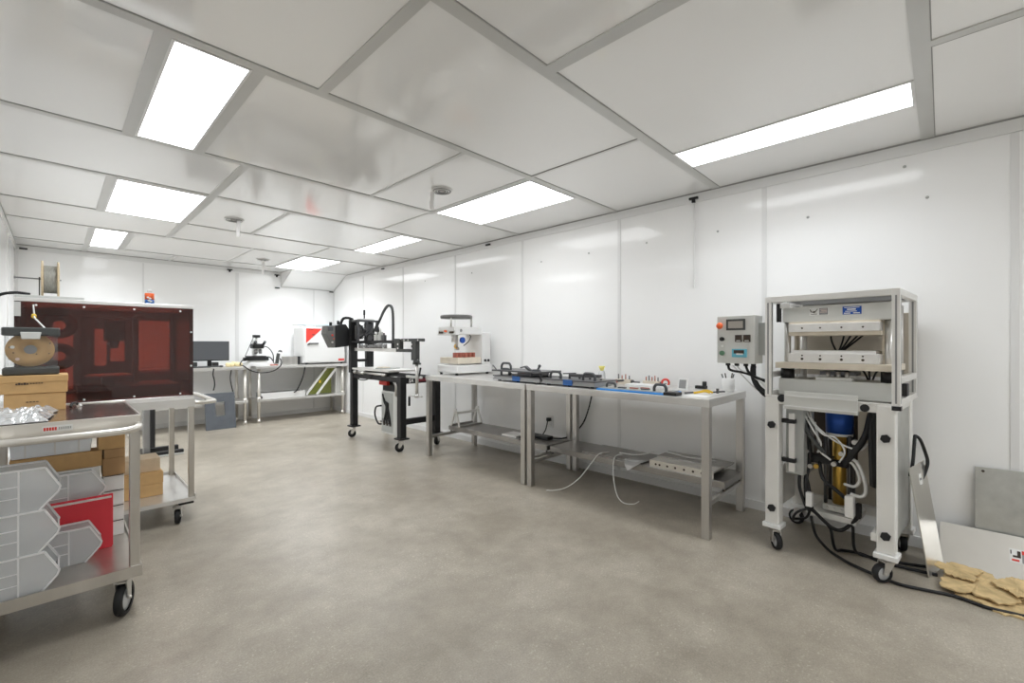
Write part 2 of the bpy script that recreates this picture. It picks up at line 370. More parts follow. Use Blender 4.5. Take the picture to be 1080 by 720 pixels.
light(2.712, 2.984, 4.368, 5.483, 'narrow ceiling light above the black framed machine', .9)
light(2.470, 3.015, 2.212, 3.366, 'wide ceiling light above the far workbench', .30)
light(2.772, 3.046, .109, 1.229, 'long narrow ceiling light above the press on the right', .85)
light(.325, .868, -2.335, -1.195, 'wide unseen ceiling light added behind the camera, on the left')  # this and the next: out of view, added to brighten the foreground
light(2.470, 3.015, -2.335, -1.195, 'wide unseen ceiling light added behind the camera, on the right')
light(2.424, 2.952, 6.402, 7.562, 'wide ceiling light farthest back, beside the sloped corner panel', 1.4)

# round ceiling diffusers with a tell-tale ribbon
def vent(x, y, label, rib):
    t = thing('ceiling_vent', label, 'ceiling vent', (x, y, H), 'round ceiling vents with ribbons')
    m = MB(); m.lathe([(.001, -.006), (.040, -.010), (.048, -.016), (.056, -.016), (.060, -.006), (.074, -.006), (.084, -.002), (.084, -.0005)], (x, y, H), (0, 0, 1), 28)
    m.build('rim', 'white', t)
    g = MB()
    for r in (.022, .042, .062): g.lathe([(r, -.013), (r + .008, -.018), (r + .010, -.013)], (x, y, H), (0, 0, 1), 28)
    g.build('ring', 'alu_dark', t)
    m = MB(); pts = catmull([(x + rib[0], y + rib[1], H - .016), (x + rib[0] + .002, y + rib[1], H - .06), (x + rib[0] - .003, y + rib[1] + .003, H - .11), (x + rib[0] + rib[2], y + rib[1] - rib[2], H - rib[3])])
    n = len(pts); wd = .011
    m.add([p + Vector((wd, -wd, 0)) for p in pts] + [p - Vector((wd, -wd, 0)) for p in pts] , [(i, i + 1, n + i + 1, n + i) for i in range(n - 1)])
    o = m.build('ribbon', 'ribbon', t); sd = o.modifiers.new('t', 'SOLIDIFY'); sd.thickness = .0015
vent(2.135, 2.846, 'round ceiling vent with thin white ribbon, beside the wide light over the bench', (-.055, .055, .0, .155))
vent(1.222, 4.975, 'round ceiling vent with white ribbon right of the wide left hand light', (.03, -.03, -.004, .17))
vent(2.095, 7.045, 'farthest round ceiling vent with white ribbon, left of the rearmost wide light', (0, 0, .0, .22))

# wall fittings
def hook(p, d, label, bar=True, strip=0):
    t = thing('wall_clip', label, 'clip', p, 'black clips along the top rail')
    x, y, z = p; m = MB()
    if d == 'x':
        m.box(x - .022, x, y - .035, y + .035, z - .008, z + .010)
        if bar: m.box(x - .022, x, y - .012, y + .012, z - .034, z - .006)
    else:
        m.box(x - .035, x + .035, y - .022, y, z - .008, z + .010)
        if bar: m.box(x - .012, x + .012, y - .022, y, z - .034, z - .006)
    m.build('body', 'black', t, bevel=.002)
    if strip:
        MB().box(x - .010, x - .001, y - .006, y + .006, z - strip, z - .03).build('cord', 'white', t)['label'] = 'thin white cord hanging from the clip'
hook((XR - .010, 1.443, 2.392), 'x', 'black T shaped clip with a white cord hanging below it, on right wall', True, .72)
hook((XR - .010, 3.883, 2.398), 'x', 'short black clip on the right wall rail above the white bench press', False)
hook((XR - .010, 6.314, 2.398), 'x', 'short black clip on the right wall rail above the black machine', False)
hook((1.929, YB - .010, 2.392), 'y', 'black T shaped clip on the back wall rail above the monitor')
hook((2.62, YB - .010, 2.385), 'y', 'upper black clip at the left end of the sloped corner panel')
hook((2.63, YB - .002, 2.17), 'y', 'lower black clip at the left end of the sloped corner panel', False)
hook((3.56, YB - .002, 2.175), 'y', 'black clip in the far right corner under the sloped panel', False)
hook((-.27, YB - .010, 2.388), 'y', 'black clip in the far left corner of the back wall rail', False)
sc = None
for y, z in ((1.262, 2.099), (.666, 2.091), (.066, 2.09), (.167, 2.30), (2.465, 2.099), (1.861, 2.104), (3.068, 2.094), (4.2, 2.10), (5.2, 2.10)):
    if sc is None:
        sc = MB().lathe([(.0005, -.006), (.006, -.005), (.009, -.002), (.009, 0)], (XR - .0005, y, z), (1, 0, 0), 12).build('wall_screw', 'box_grey', loc=(XR, y, z))
        tag(sc, 'small grey screw head on the upper right white wall', 'screw', 'screw heads on the right wall'); y0, z0 = y, z
    else: dup(sc, (0, y - y0, z - z0))
# wall outlet under the workbenches
t = thing('wall_outlet', 'white wall outlet low on the right wall between the workbenches', 'outlet', (XR, 2.94, .41))
MB().box(XR - .008, XR, 2.90, 2.98, .35, .47).build('plate', 'white', t, bevel=.002)
MB().box(XR - .016, XR - .008, 2.925, 2.955, .42, .45).build('socket', 'seam', t)
MB().box(XR - .016, XR - .008, 2.925, 2.955, .37, .40).build('socket', 'seam', t)

exec_parts = []
# ------------------------------------------------------------------ stainless workbenches along the right wall
def bench(y0, y1, label):
    t = thing('workbench', label, 'workbench', (3.17, (y0 + y1) / 2, 0), 'stainless workbenches along the right wall')
    x0, x1 = 2.82, 3.53
    m = MB(); m.box(x0, x1, y0, y1, .862, .875); m.box(x0, x0 + .012, y0, y1, .825, .862); m.box(x1 - .012, x1, y0, y1, .825, .862)
    m.box(x0 + .012, x1 - .012, y0, y0 + .012, .825, .862); m.box(x0 + .012, x1 - .012, y1 - .012, y1, .825, .862)
    m.build('worktop', 'steel_top', t, bevel=.003)
    for x in (x0 + .004, x1 - .054):
        for y in (y0 + .004, y1 - .054):
            MB().box(x, x + .05, y, y + .05, 0, .8615).build('leg', 'steel', t, bevel=.004)
    for y in (y0 + .017, y1 - .043):
        MB().box(x0 + .054, x1 - .054, y, y + .026, .195, .225).build('end_rail', 'steel', t, bevel=.003)
        for x in (3.15, 3.46): MB().cyl((x, y + .013, .225), (x, y + .013, .243), .008, n=10).build('standoff', 'steel_dark', t)
    m = MB(); m.box(3.13, 3.50, y0 + .012, y1 - .012, .283, .290); m.box(3.13, 3.138, y0 + .012, y1 - .012, .243, .283)
    m.box(3.492, 3.50, y0 + .012, y1 - .012, .243, .283); m.box(3.138, 3.492, y0 + .012, y0 + .020, .243, .283); m.box(3.138, 3.492, y1 - .020, y1 - .012, .243, .283)
    m.build('undershelf', 'shelf', t, bevel=.002)
    return t
b1 = bench(1.035, 2.570, 'stainless workbench nearest the camera, with the blue mat and pen cup on top')
b2 = bench(2.585, 4.055, 'stainless workbench farther away, carrying the white bench press')
TZ = .875

# white bench press: column on the wall side, head reaching toward the room
t = thing('bench_press', 'white bench press with grey round cap standing on the far workbench', 'bench press', (3.28, 3.95, TZ))
m = MB(); m.prism([(3.06, .895), (3.555, .895), (3.555, .985), (3.04, .985), (3.04, .905)], 'y', 3.78, 4.14)
m.build('base', 'white', t, bevel=.008)
MB().box(3.42, 3.555, 3.80, 4.10, .985, 1.352).build('column', 'white', t, bevel=.008)
MB().prism([(3.06, 1.325), (3.42, 1.325), (3.42, 1.41), (3.02, 1.41), (3.02, 1.37)], 'y', 3.81, 4.09).build('head', 'white', t, bevel=.008)
cp = MB(); cp.prism([(3.03, 1.318), (3.10, 1.318), (3.10, 1.412), (3.045, 1.412)], 'y', 3.80, 4.13)
cp = cp.build('control_housing', 'white', t, bevel=.006)
for a, b in ((4.02, 4.10), (3.83, 3.91)):
    m = MB(); m.hexa([(3.0318, a, 1.335), (3.0318, b, 1.335), (3.0278, b, 1.335), (3.0278, a, 1.335)], [(3.0425, a, 1.400), (3.0425, b, 1.400), (3.0385, b, 1.400), (3.0385, a, 1.400)]); m.build('display', 'ink', cp)['label'] = 'dark display window'
MB().cyl((3.037, 3.965, 1.370), (3.020, 3.965, 1.373), .024).build('emergency_button', 'orange', cp)
MB().cyl((3.11, 3.81, 1.368), (3.11, 3.797, 1.368), .016).build('pressure_gauge', 'alu_dark', t)
m = MB(); m.lathe([(.001, 0), (.175, 0), (.18, .006), (.18, .030), (.172, .036), (.001, .040)], (3.165, 3.95, 1.505), (0, 0, 1), 30); m.build('cap', 'box_dark', t)
for x, y in ((3.02, 3.86), (3.31, 3.86), (3.16, 4.04)): MB().cyl((x, y, 1.41), (x, y, 1.506), .010).build('guide_rod', 'steel', t)
m = MB(); m.cyl((3.17, 3.95, 1.17), (3.17, 3.95, 1.325), .017); m.cyl((3.17, 3.95, 1.15), (3.17, 3.95, 1.18), .03); m.build('ram', 'zinc', t)
m = MB(); m.cyl((3.09, 3.90, 1.24), (3.09, 3.90, 1.325), .03); m.build('motor', 'zinc', t)
MB().cyl((3.17, 3.86, 1.262), (3.17, 3.838, 1.262), .034).build('dial_gauge', 'blue', t)['label'] = 'blue faced dial gauge'
MB().tube([(3.18, 3.84, 1.20), (3.25, 3.84, 1.245), (3.29, 3.85, 1.30), (3.30, 3.88, 1.327)], .005).build('hose', 'cable', t)
MB().tube([(3.10, 3.86, 1.17), (3.06, 3.85, 1.185), (3.08, 3.86, 1.215)], .008).build('fitting', 'gold', t)
MB().box(3.065, 3.405, 3.80, 4.12, 1.000, 1.068).build('lower_platen', 'cream', t, bevel=.004)
MB().box(3.12, 3.36, 3.86, 4.04, .985, 1.000).build('platen_support', 'alu', t)
for x in (3.09, 3.15, 3.22, 3.285, 3.34): MB().box(x - .016, x + .012, 3.84, 3.90, 1.068, 1.122).build('heater_block', 'copper' if x != 3.275 else 'pinkish', t, bevel=.003)
m = MB(); m.cyl((3.555, 3.84, 1.01), (3.555, 3.84, 1.03), .0)
for x in (3.465, 3.515): MB().cyl((x, 3.80, 1.03), (x, 3.788, 1.03), .014).build('knob', 'black', t)
for x in (3.06, 3.51):
    for y in (3.81, 4.09): MB().cyl((x, y, TZ), (x, y, .897), .016).build('foot', 'rubber', t)

# fixture plates with D handles
def dhandle(p, ln, ht, axis, r=.011):
    x, y, z = p; h = ln / 2
    o = [(-h, 0), (-h, ht * .55), (-h * .72, ht * .93), (-h * .4, ht), (h * .4, ht), (h * .72, ht * .93), (h, ht * .55), (h, 0)]
    P = [((x, y + a, z + b) if axis == 'y' else (x + a, y, z + b)) for a, b in o]
    return MB().tube(P, r, 10)
def fixture(x0, x1, y0, y1, zb, label, second=True):
    t = thing('fixture_tray', label, 'fixture tray', ((x0 + x1) / 2, (y0 + y1) / 2, zb), 'grey fixture trays on the workbenches')
    for x in (x0 + .04, x1 - .04):
        for k in range(3): y = y0 + .05 + (y1 - y0 - .1) * k / 2; MB().cyl((x, y, zb), (x, y, zb + .014), .016, n=12).build('foot', 'rubber', t)
    m = MB(); m.box(x0, x1, y0, y1, zb + .014, zb + .026); m.box(x0 + .008, x1 - .008, y0 + .008, y1 - .008, zb + .026, zb + .044); m.build('frame_body', 'tray', t)
    MB().box(x0 - .001, x1, y0, y1, zb + .0442, zb + .054).build('base_plate', 'steel_dark', t, bevel=.002)
    MB().box(x0 - .0025, x0 + .006, (y0 + y1) / 2 - .055, (y0 + y1) / 2 + .035, zb + .012, zb + .056).build('blue_tape', 'blue_tape', t)
    for y in (y0 + .10, y1 - .10): dhandle(((x0 + .07), y, zb + .052), .11, .058, 'y').build('handle', 'handle', t)
    for k in range(5):
        y = y0 + .06 + (y1 - y0 - .12) * k / 4
        MB().cyl((x0 + .18, y, zb + .054), (x0 + .18, y, zb + .066 + .004 * (k % 2)), .010, n=8).build('bolt', 'steel_dark', t)
    return t
fixture(2.868, 3.20, 2.455, 3.035, TZ, 'grey fixture tray on the bench joint, under the plate stacked over it')
t = thing('clamp_plate', 'grey clamp plate with black handle resting on the fixture tray by the bench press', 'clamp plate', (3.05, 2.75, TZ + .054))
z = TZ + .054
for x in (2.95, 3.14):
    for y in (2.62, 2.90): MB().cyl((x, y, z), (x, y, z + .036), .012, n=10).build('standoff', 'steel_dark', t)
MB().box(2.93, 3.17, 2.60, 2.78, z + .002, z + .030).build('clamp_block', 'steel_dark', t, bevel=.003)
MB().box(2.872, 3.19, 2.475, 3.055, z + .036, z + .050).build('plate', 'steel_dark', t, bevel=.002)
dhandle((2.94, 2.93, z + .049), .12, .062, 'y').build('handle', 'handle', t)
m = MB(); m.bar((2.98, 2.66, z + .05), (2.98, 2.72, z + .085), .03, .018); m.bar((2.98, 2.72, z + .085), (2.98, 2.78, z + .072), .02, .012); m.build('toggle_clamp', 'steel_dark', t)
m = MB(); m.bar((3.0, 2.60, z + .048), (3.0, 2.575, z + .085), .014, .014); m.sphere((3.0, 2.572, z + .094), .014); m.build('lever', 'steel_dark', t)
m = MB(); m.tube([(2.90, 3.02, z + .048), (2.90, 3.05, z + .075), (2.90, 3.07, z + .09)], .006); m.build('lever', 'steel_dark', t)
fixture(2.868, 3.20, 1.905, 2.44, TZ, 'grey fixture tray with small clamps on the nearer bench, left of the blue mat')
t = thing('clamp_bar', 'dark grey clamp bar lying across the nearer fixture tray', 'clamp bar', (3.06, 2.08, TZ + .066))
m = MB(); m.bar((3.04, 2.27, TZ + .080), (3.10, 2.00, TZ + .080), .05, .026); m.build('bar', 'steel_dark', t, bevel=.003)
m = MB(); m.bar((3.03, 2.33, TZ + .091), (3.06, 2.22, TZ + .097), .02, .010); m.build('lever', 'steel_dark', t)
# blue mat with black grip and end block
t = thing('blue_mat_board', 'flat bright blue board with a black grip at the front of the nearer bench', 'board', (2.95, 1.58, TZ))
MB().box(2.842, 3.06, 1.315, 1.875, TZ, TZ + .012).build('board', 'blue_mat', t, bevel=.002)
m = MB(); m.box(2.86, 3.06, 1.33, 1.87, TZ + .012, TZ + .018); m.build('grey_sheet', 'sheetdull', t)
MB().box(2.838, 2.93, 1.255, 1.345, TZ + .001, TZ + .022).build('end_block', 'black', t, bevel=.003)
dhandle((2.90, 1.395, TZ + .014), .085, .050, 'y', .010).build('grip', 'handle', t)
dhandle((2.93, 1.80, TZ + .014), .075, .036, 'y', .009).build('grip', 'handle', t)
for k, (x, y) in enumerate(((2.93, 1.52), (2.95, 1.62), (2.92, 1.70), (3.0, 1.56))): MB().box(x - .012, x + .012, y - .03, y + .03, TZ + .018, TZ + .026).build('guide_strip', 'copper' if k % 2 else 'steel_dark', t)
# small bench clutter
t = thing('pen_cup', 'white cup holding dark pens at the right end of the nearer bench', 'pen cup', (3.43, 1.125, TZ))
MB().lathe([(.001, 0), (.036, 0), (.042, .02), (.043, .085), (.040, .097), (.037, .097), (.039, .08), (.037, .02), (.001, .008)], (3.43, 1.125, TZ), (0, 0, 1), 28).build('cup', 'white', t)
for k, (dx, dy, r) in enumerate(((-.02, .022, 0), (-.012, .010, 0), (.01, -.020, 0), (.016, -.012, 0))):
    p = Vector((3.43 + dx * .4, 1.125 + dy * .4, TZ + .02)); q = Vector((3.43 + dx * 1.4, 1.125 + dy * 1.7, TZ + .125 + .006 * (k % 2)))
    tag(MB().cyl(p, q, .0052, .0045, n=8).build('pen', 'ink' if k % 2 else 'charcoal', loc=p), 'dark pen standing in the white cup', 'pen', 'pens in the white cup')
t = thing('pliers', 'yellow handled pliers lying near the corner of the nearer bench', 'pliers', (3.12, 1.17, TZ))
m = MB(); m.tube([(3.09, 1.13, TZ + .014), (3.08, 1.16, TZ + .022), (3.07, 1.20, TZ + .014), (3.045, 1.218, TZ + .010)], .0075); m.tube([(3.125, 1.125, TZ + .012), (3.11, 1.16, TZ + .026), (3.075, 1.195, TZ + .016), (3.045, 1.222, TZ + .010)], .0075)
m.build('grip', 'yellow', t)
m = MB(); m.bar((3.055, 1.23, TZ + .012), (3.02, 1.275, TZ + .008), .018, .010); m.build('jaw', 'steel_dark', t)
m = MB(); m.bar((3.20, 1.12, TZ), (3.20, 1.12, TZ + .035), .012, .02); m.bar((3.22, 1.16, TZ + .006), (3.28, 1.10, TZ + .010), .012, .01); tag(m.build('hex_bits', 'steel_dark', loc=(3.22, 1.13, TZ)), 'small dark tool bits just behind the yellow pliers', 'tool bits')
t = thing('digital_timer', 'small white framed grey display propped up on the nearer bench', 'display', (3.25, 1.385, TZ))
R = Matrix.Rotation(math.radians(-18), 3, 'Y')
def tilt(c, hx, hy, hz, R):
    c = Vector(c); return [c + R @ Vector((a * hx, b * hy, d * hz)) for d in (-1,) for a, b in ((-1, -1), (1, -1), (1, 1), (-1, 1))], [c + R @ Vector((a * hx, b * hy, hz)) for a, b in ((-1, -1), (1, -1), (1, 1), (-1, 1))]
R = Matrix.Rotation(math.radians(14), 3, 'Y')
m = MB(); m.hexa(*tilt((3.25, 1.385, TZ + .046), .006, .038, .044, R)); m.build('case', 'white', t, bevel=.002)
m = MB(); m.hexa(*tilt((3.2435, 1.385, TZ + .047), .001, .026, .032, R)); m.build('screen', 'alu_dark', t)
t = thing('tape_roll', 'red and white roll of tape standing on the nearer bench', 'tape roll', (3.42, 1.60, TZ))
MB().lathe([(.018, -.016), (.034, -.016), (.034, .016), (.018, .016), (.018, -.016)], (3.42, 1.60, TZ + .034), (1, .5, 0), 24).build('tape', 'red', t)
MB().lathe([(.014, -.017), (.0185, -.017), (.0185, .017), (.014, .017), (.014, -.017)], (3.42, 1.60, TZ + .034), (1, .5, 0), 24).build('core', 'white', t)
t = thing('black_bracket', 'small black angled bracket standing at the back of the nearer bench', 'bracket', (3.48, 1.33, TZ))
m = MB(); m.box(3.46, 3.50, 1.30, 1.38, TZ, TZ + .022); m.cyl((3.48, 1.315, TZ + .02), (3.48, 1.315, TZ + .055), .016); m.build('body', 'black', t)
def pinblock(y, label, n):
    t = thing('pin_block', label, 'pin block', (3.43, y, TZ), 'pin blocks on the nearer bench')
    MB().box(3.40, 3.46, y - .07, y + .07, TZ, TZ + .040).build('block', 'cream', t, bevel=.003)
    for k in range(n): MB().cyl((3.43, y - .052 + .104 * k / (n - 1), TZ + .04), (3.43, y - .052 + .104 * k / (n - 1), TZ + .072 + .012 * (k % 2)), .005, n=8).build('pin', 'copper' if k % 3 else 'steel_dark', t)
    MB().cyl((3.43, y - .07, TZ + .02), (3.43, y - .15, TZ + .02), .007, n=10).build('shaft', 'steel_dark', t)
    MB().cyl((3.43, y - .075, TZ + .02), (3.43, y - .090, TZ + .02), .018, n=10).build('collar', 'steel_dark', t)
pinblock(1.98, 'cream pin block left of the other pin block, farther along the nearer bench', 4)
pinblock(1.72, 'cream pin block nearer the pen cup, beside the red tape roll', 5)
t = thing('glue_gun', 'copper and grey hand tool lying behind the blue board', 'hand tool', (3.30, 2.05, TZ))
m = MB(); m.bar((3.30, 2.13, TZ + .018), (3.32, 1.98, TZ + .030), .03, .030); m.build('body', 'copper', t, bevel=.005)
m = MB(); m.bar((3.33, 2.0, TZ + .028), (3.34, 1.93, TZ + .038), .022, .016); m.build('nozzle', 'steel_dark', t)
t = thing('bottle', 'small clear dispensing bottle with yellow cap beyond the clamp bar', 'bottle', (3.48, 2.235, TZ))
MB().lathe([(.001, 0), (.030, 0), (.032, .01), (.032, .075), (.024, .095), (.012, .10), (.012, .104)], (3.48, 2.235, TZ), (0, 0, 1), 20).build('body', 'clear', t)
MB().lathe([(.001, .1), (.014, .1), (.030, .142), (.001, .143)], (3.48, 2.235, TZ), (0, 0, 1), 20).build('cap', 'paleyellow', t)
tag(MB().bar((3.38, 2.235, TZ + .010), (3.41, 2.10, TZ + .010), .03, .018).build('steel_file', 'steel_dark', loc=(3.4, 2.17, TZ)), 'dark flat steel bar lying in front of the yellow capped bottle', 'steel bar')
m = MB(); m.box(3.22, 3.36, 1.54, 1.85, TZ, TZ + .022); tag(m.build('white_tray', 'white', loc=(3.29, 1.7, TZ), bevel=.004), 'low white tray behind the blue board', 'tray')
m = MB(); m.box(2.90, 3.20, 1.09, 1.24, TZ + .0002, TZ + .0018); tag(m.build('paper_sheet', 'paper', loc=(3.05, 1.16, TZ)), 'white paper sheet under the yellow pliers', 'paper')

# things on the undershelves
SZ = .290
t = thing('stand_rack', 'steel A frame rack on the undershelf of the far bench', 'rack', (3.32, 3.92, SZ))
for y in (3.80, 4.02):
    pass
A = [((3.03, 3.99), (3.11, 3.99), (3.07, 3.99)), ((3.43, 3.86), (3.51, 3.86), (3.47, 3.86))]
for (x, yy) in ((3.135, 3.93), (3.46, 3.93)):
    for dy in (-.075, .075): MB().bar((x, yy + dy, SZ), (x, yy + dy * .12, SZ + .185), .022, .014, (1, 0, 0)).build('leg', 'alu', t, bevel=.002)
    m = MB(); m.cyl((x - .012, yy, SZ + .185), (x + .012, yy, SZ + .185), .016); m.build('pivot', 'alu', t)
MB().bar((3.135, 3.93, SZ + .150), (3.46, 3.93, SZ + .150), .03, .024).build('crossbar', 'alu', t)
for dy in (-.078, .078): MB().bar((3.135, 3.93 + dy, SZ + .010), (3.46, 3.93 + dy, SZ + .010), .018, .018).build('base_rail', 'shelf', t)
t = thing('power_strip', 'black power strip and adapter on the undershelf near the outlet', 'power strip', (3.36, 2.86, SZ))
MB().box(3.29, 3.38, 2.72, 3.00, SZ, SZ + .034).build('body', 'black', t, bevel=.006)
MB().tube([(3.38, 2.86, SZ + .02), (3.48, 2.90, SZ + .06), (3.56, 2.935, .435), (3.592, 2.94, .435)], .006).build('cord', 'cable', t)
MB().box(3.560, 3.594, 2.918, 2.962, .418, .452).build('plug', 'black', t, bevel=.004)
MB().tube([(3.33, 2.73, SZ + .02), (3.42, 2.66, SZ + .012), (3.52, 2.60, .33), (3.56, 2.50, .45), (3.57, 2.44, .60), (3.572, 2.40, .75)], .007).build('cord', 'cable', t)
tag(MB().box(3.17, 3.34, 3.02, 3.22, SZ, SZ + .018).build('aluminium_plate', 'alu', loc=(3.25, 3.12, SZ), bevel=.002), 'bare aluminium plate lying left of the power strip on the undershelf', 'plate')
tag(MB().box(3.18, 3.26, 2.84, 2.985, SZ, SZ + .022).build('black_adapter', 'black', loc=(3.22, 2.90, SZ), bevel=.004), 'black adapter brick beside the aluminium plate on the undershelf', 'adapter')
t = thing('perforated_channel', 'grey plate with a row of holes along its front edge, on the near undershelf', 'perforated plate', (3.24, 1.36, SZ))
m = MB(); m.box(3.150, 3.155, 1.13, 1.60, SZ, SZ + .050); m.box(3.155, 3.36, 1.13, 1.60, SZ + .040, SZ + .050); m.box(3.355, 3.36, 1.13, 1.60, SZ, SZ + .040); m.build('channel', 'sheetmetal', t)
for y in (1.18, 1.21, 1.27, 1.335, 1.40, 1.46, 1.52, 1.55): MB().cyl((3.1505, y, SZ + .025), (3.1485, y, SZ + .025), .008, n=12).build('hole', 'ink', t)
m = MB(); m.box(3.28, 3.48, 1.10, 1.60, SZ + .0501, SZ + .060); tag(m.build('steel_plate', 'shelf', loc=(3.38, 1.35, SZ + .05)), 'dark flat steel plate lying over the back of the perforated plate', 'plate')
tag(MB().box(3.15, 3.48, 1.66, 2.22, SZ, SZ + .012).build('steel_sheet', 'shelf', loc=(3.3, 1.94, SZ)), 'dull grey steel sheet lying flat in the middle of the near undershelf', 'sheet')
m = MB(); m.add([(3.126, 1.665, SZ + .014), (3.126, 1.80, SZ + .014), (3.085, 1.775, SZ - .010), (3.06, 1.735, SZ - .045), (3.09, 1.69, SZ - .006), (3.20, 1.66, SZ + .016), (3.20, 1.82, SZ + .016)], [(0, 1, 2, 4), (4, 2, 3), (0, 5, 6, 1)])
o = m.build('plastic_bag', 'bag', loc=(3.15, 1.76, SZ + .014)); sd = o.modifiers.new('t', 'SOLIDIFY'); sd.thickness = .002
tag(o, 'clear stiff plastic bag corner drooping over the undershelf edge', 'plastic bag')
t = thing('air_tubing', 'thin white tubing drooping from the near undershelf to the floor', 'tubing', (3.1, 1.95, 0))
MB().tube([(3.26, 2.02, SZ + .018), (3.15, 2.05, SZ + .016), (3.10, 2.09, .235), (3.03, 2.16, .11), (2.95, 2.24, .03), (2.88, 2.31, .007), (2.84, 2.36, .006)], .0042).build('tube', 'wcable', t)
MB().tube([(3.26, 1.90, SZ + .018), (3.15, 1.90, SZ + .016), (3.09, 1.88, .20), (3.04, 1.82, .06), (3.02, 1.75, .010), (3.05, 1.68, .008), (3.10, 1.66, .02)], .0042).build('tube', 'wcable', t)
MB().tube([(3.30, 1.95, SZ + .018), (3.34, 1.80, SZ + .018), (3.40, 1.62, SZ + .067), (3.36, 1.40, SZ + .066), (3.40, 1.20, SZ + .066)], .005).build('tube', 'wcable', t)
# ------------------------------------------------------------------ black framed machine on casters
t = thing('printing_machine', 'black framed machine on casters with a curved cable chain, beyond the far workbench', 'machine', (2.97, 4.97, 0))
for x in (2.735, 3.21):
    for y in (4.395, 5.545):
        l = MB().box(x - .038, x + .038, y - .038, y + .038, .155, .845).build('leg', 'black', t, bevel=.004)
        MB().box(x - .062, x + .062, y - .062, y + .062, .140, .155).build('foot_plate', 'black', l)
        caster(t, x, y, .140, .050, .036, yaw=2.6 if x < 3 else .5, off=.025, centre='steel_dark')
for y in (4.395, 5.545):
    MB().box(2.773, 3.172, y - .025, y + .025, .765, .835).build('top_beam', 'black', t, bevel=.003)
    if y < 5: MB().box(2.773, 3.172, y - .025, y + .025, .30, .365).build('lower_beam', 'black', t, bevel=.003)
for x in (2.735, 3.21): MB().box(x - .025, x + .025, 4.433, 5.507, .780, .835).build('top_beam', 'black', t, bevel=.003)
g = MB().box(2.80, 3.165, 4.366, 4.3695, .768, .832).build('sign_strip', 'black', t)
MB().box(2.90, 3.055, 4.3645, 4.366, .782, .820).build('stripe', mat('dark_red_print', (0.20, 0.02, 0.03), .5), g)
lettering('SA', .058, (2.805, 4.3655, .779), (1, 0, 0), (0, 0, 1), 'white', g, bold=.0012, shear=.2)
lettering('INT', .05, (3.085, 4.3655, .782), (1, 0, 0), (0, 0, 1), 'white', g, bold=.0008, shear=.2)
# work table of the machine
m = MB(); m.box(2.69, 3.06, 4.60, 5.64, .888, .912); m.build('table_plate', 'offwhite', t, bevel=.004)
MB().cyl((2.90, 4.98, .912), (2.90, 4.98, .922), .15, n=36).build('turntable', 'box_grey', t)
MB().box(2.80, 2.90, 4.92, 5.06, .922, .934).build('wooden_pad', 'cream', t)
m = MB(); m.box(2.76, 2.99, 4.62, 5.40, .836, .862); m.box(2.80, 2.95, 4.80, 5.30, .862, .888); m.build('slide_base', 'steel_dark', t)
m = MB(); m.cyl((2.715, 5.35, .855), (2.715, 4.72, .855), .016, n=12); m.cyl((2.715, 5.38, .855), (2.715, 5.22, .855), .024, n=12); m.build('slide_cylinder', 'zinc', t)
m = MB(); m.cyl((2.70, 5.46, .862), (2.70, 5.40, .862), .024, n=12); m.cyl((2.69, 4.70, .87), (2.69, 4.70, .84), .030, n=12); m.build('fitting', 'zinc', t)
MB().tube([(2.69, 5.42, .84), (2.685, 5.32, .775), (2.69, 5.18, .768), (2.70, 5.06, .80), (2.71, 5.0, .84)], .007).build('hose', 'cable', t)
# rear uprights and mechanism head
for x in (2.722, 2.95): MB().box(x - .045, x + .045, 5.508, 5.582, .845, 1.535).build('upright', 'black', t, bevel=.003)
MB().box(2.767, 2.905, 5.52, 5.57, .985, 1.02).build('upright_tie', 'black', t)
m = MB(); m.box(2.68, 2.99, 5.36, 5.50, 1.235, 1.262); m.box(2.68, 2.99, 5.36, 5.50, 1.505, 1.530)
for a in (2.685, 2.80, 2.955): m.box(a, a + .030, 5.355, 5.385, 1.262, 1.505)
for zz in (1.33, 1.40): m.box(2.715, 2.80, 5.357, 5.372, zz, zz + .018)
m.box(2.83, 2.955, 5.36, 5.375, 1.262, 1.33)
m.build('head_frame', 'steel_dark', t)
MB().box(2.72, 2.79, 5.40, 5.50, 1.28, 1.46).build('drive_motor', 'box_dark', t, bevel=.006)
for k in range(4): MB().box(2.716, 2.794, 5.392, 5.40, 1.30 + .04 * k, 1.312 + .04 * k).build('cooling_fin', 'steel_dark', t)
MB().box(2.84, 2.93, 5.40, 5.48, 1.262, 1.49).build('head_slide', 'steel_dark', t, bevel=.003)
MB().tube([(2.90, 5.36, 1.50), (2.86, 5.345, 1.42), (2.80, 5.345, 1.36), (2.72, 5.35, 1.29)], .010).build('hose', 'cable', t)
MB().tube([(2.98, 5.36, 1.44), (2.97, 5.34, 1.36), (2.92, 5.34, 1.29), (2.88, 5.35, 1.262)], .012).build('hose', 'cable', t)
MB().tube([(2.70, 5.37, 1.48), (2.75, 5.35, 1.43), (2.78, 5.35, 1.34), (2.83, 5.36, 1.27)], .010).build('hose', 'cable', t)
MB().box(2.75, 2.95, 5.40, 5.50, 1.530, 1.548).build('head_cover', 'machine_grey', t)
m = MB(); m.cyl((2.83, 5.45, 1.548), (2.83, 5.45, 1.66), .009, n=10); m.cyl((2.83, 5.45, 1.60), (2.83, 5.45, 1.665), .014, n=10); m.build('stop_rod', 'black', t)
m = MB(); m.box(2.72, 2.79, 4.50, 5.505, 1.128, 1.168); m.build('cross_slide_beam', 'alu', t, bevel=.003)
m = MB(); m.box(2.73, 2.775, 4.50, 5.50, 1.225, 1.262); 
for y in (4.60, 5.05, 5.40): m.box(2.735, 2.77, y - .02, y + .02, 1.168, 1.225)
m.build('upper_rail', 'black', t)
m = MB()
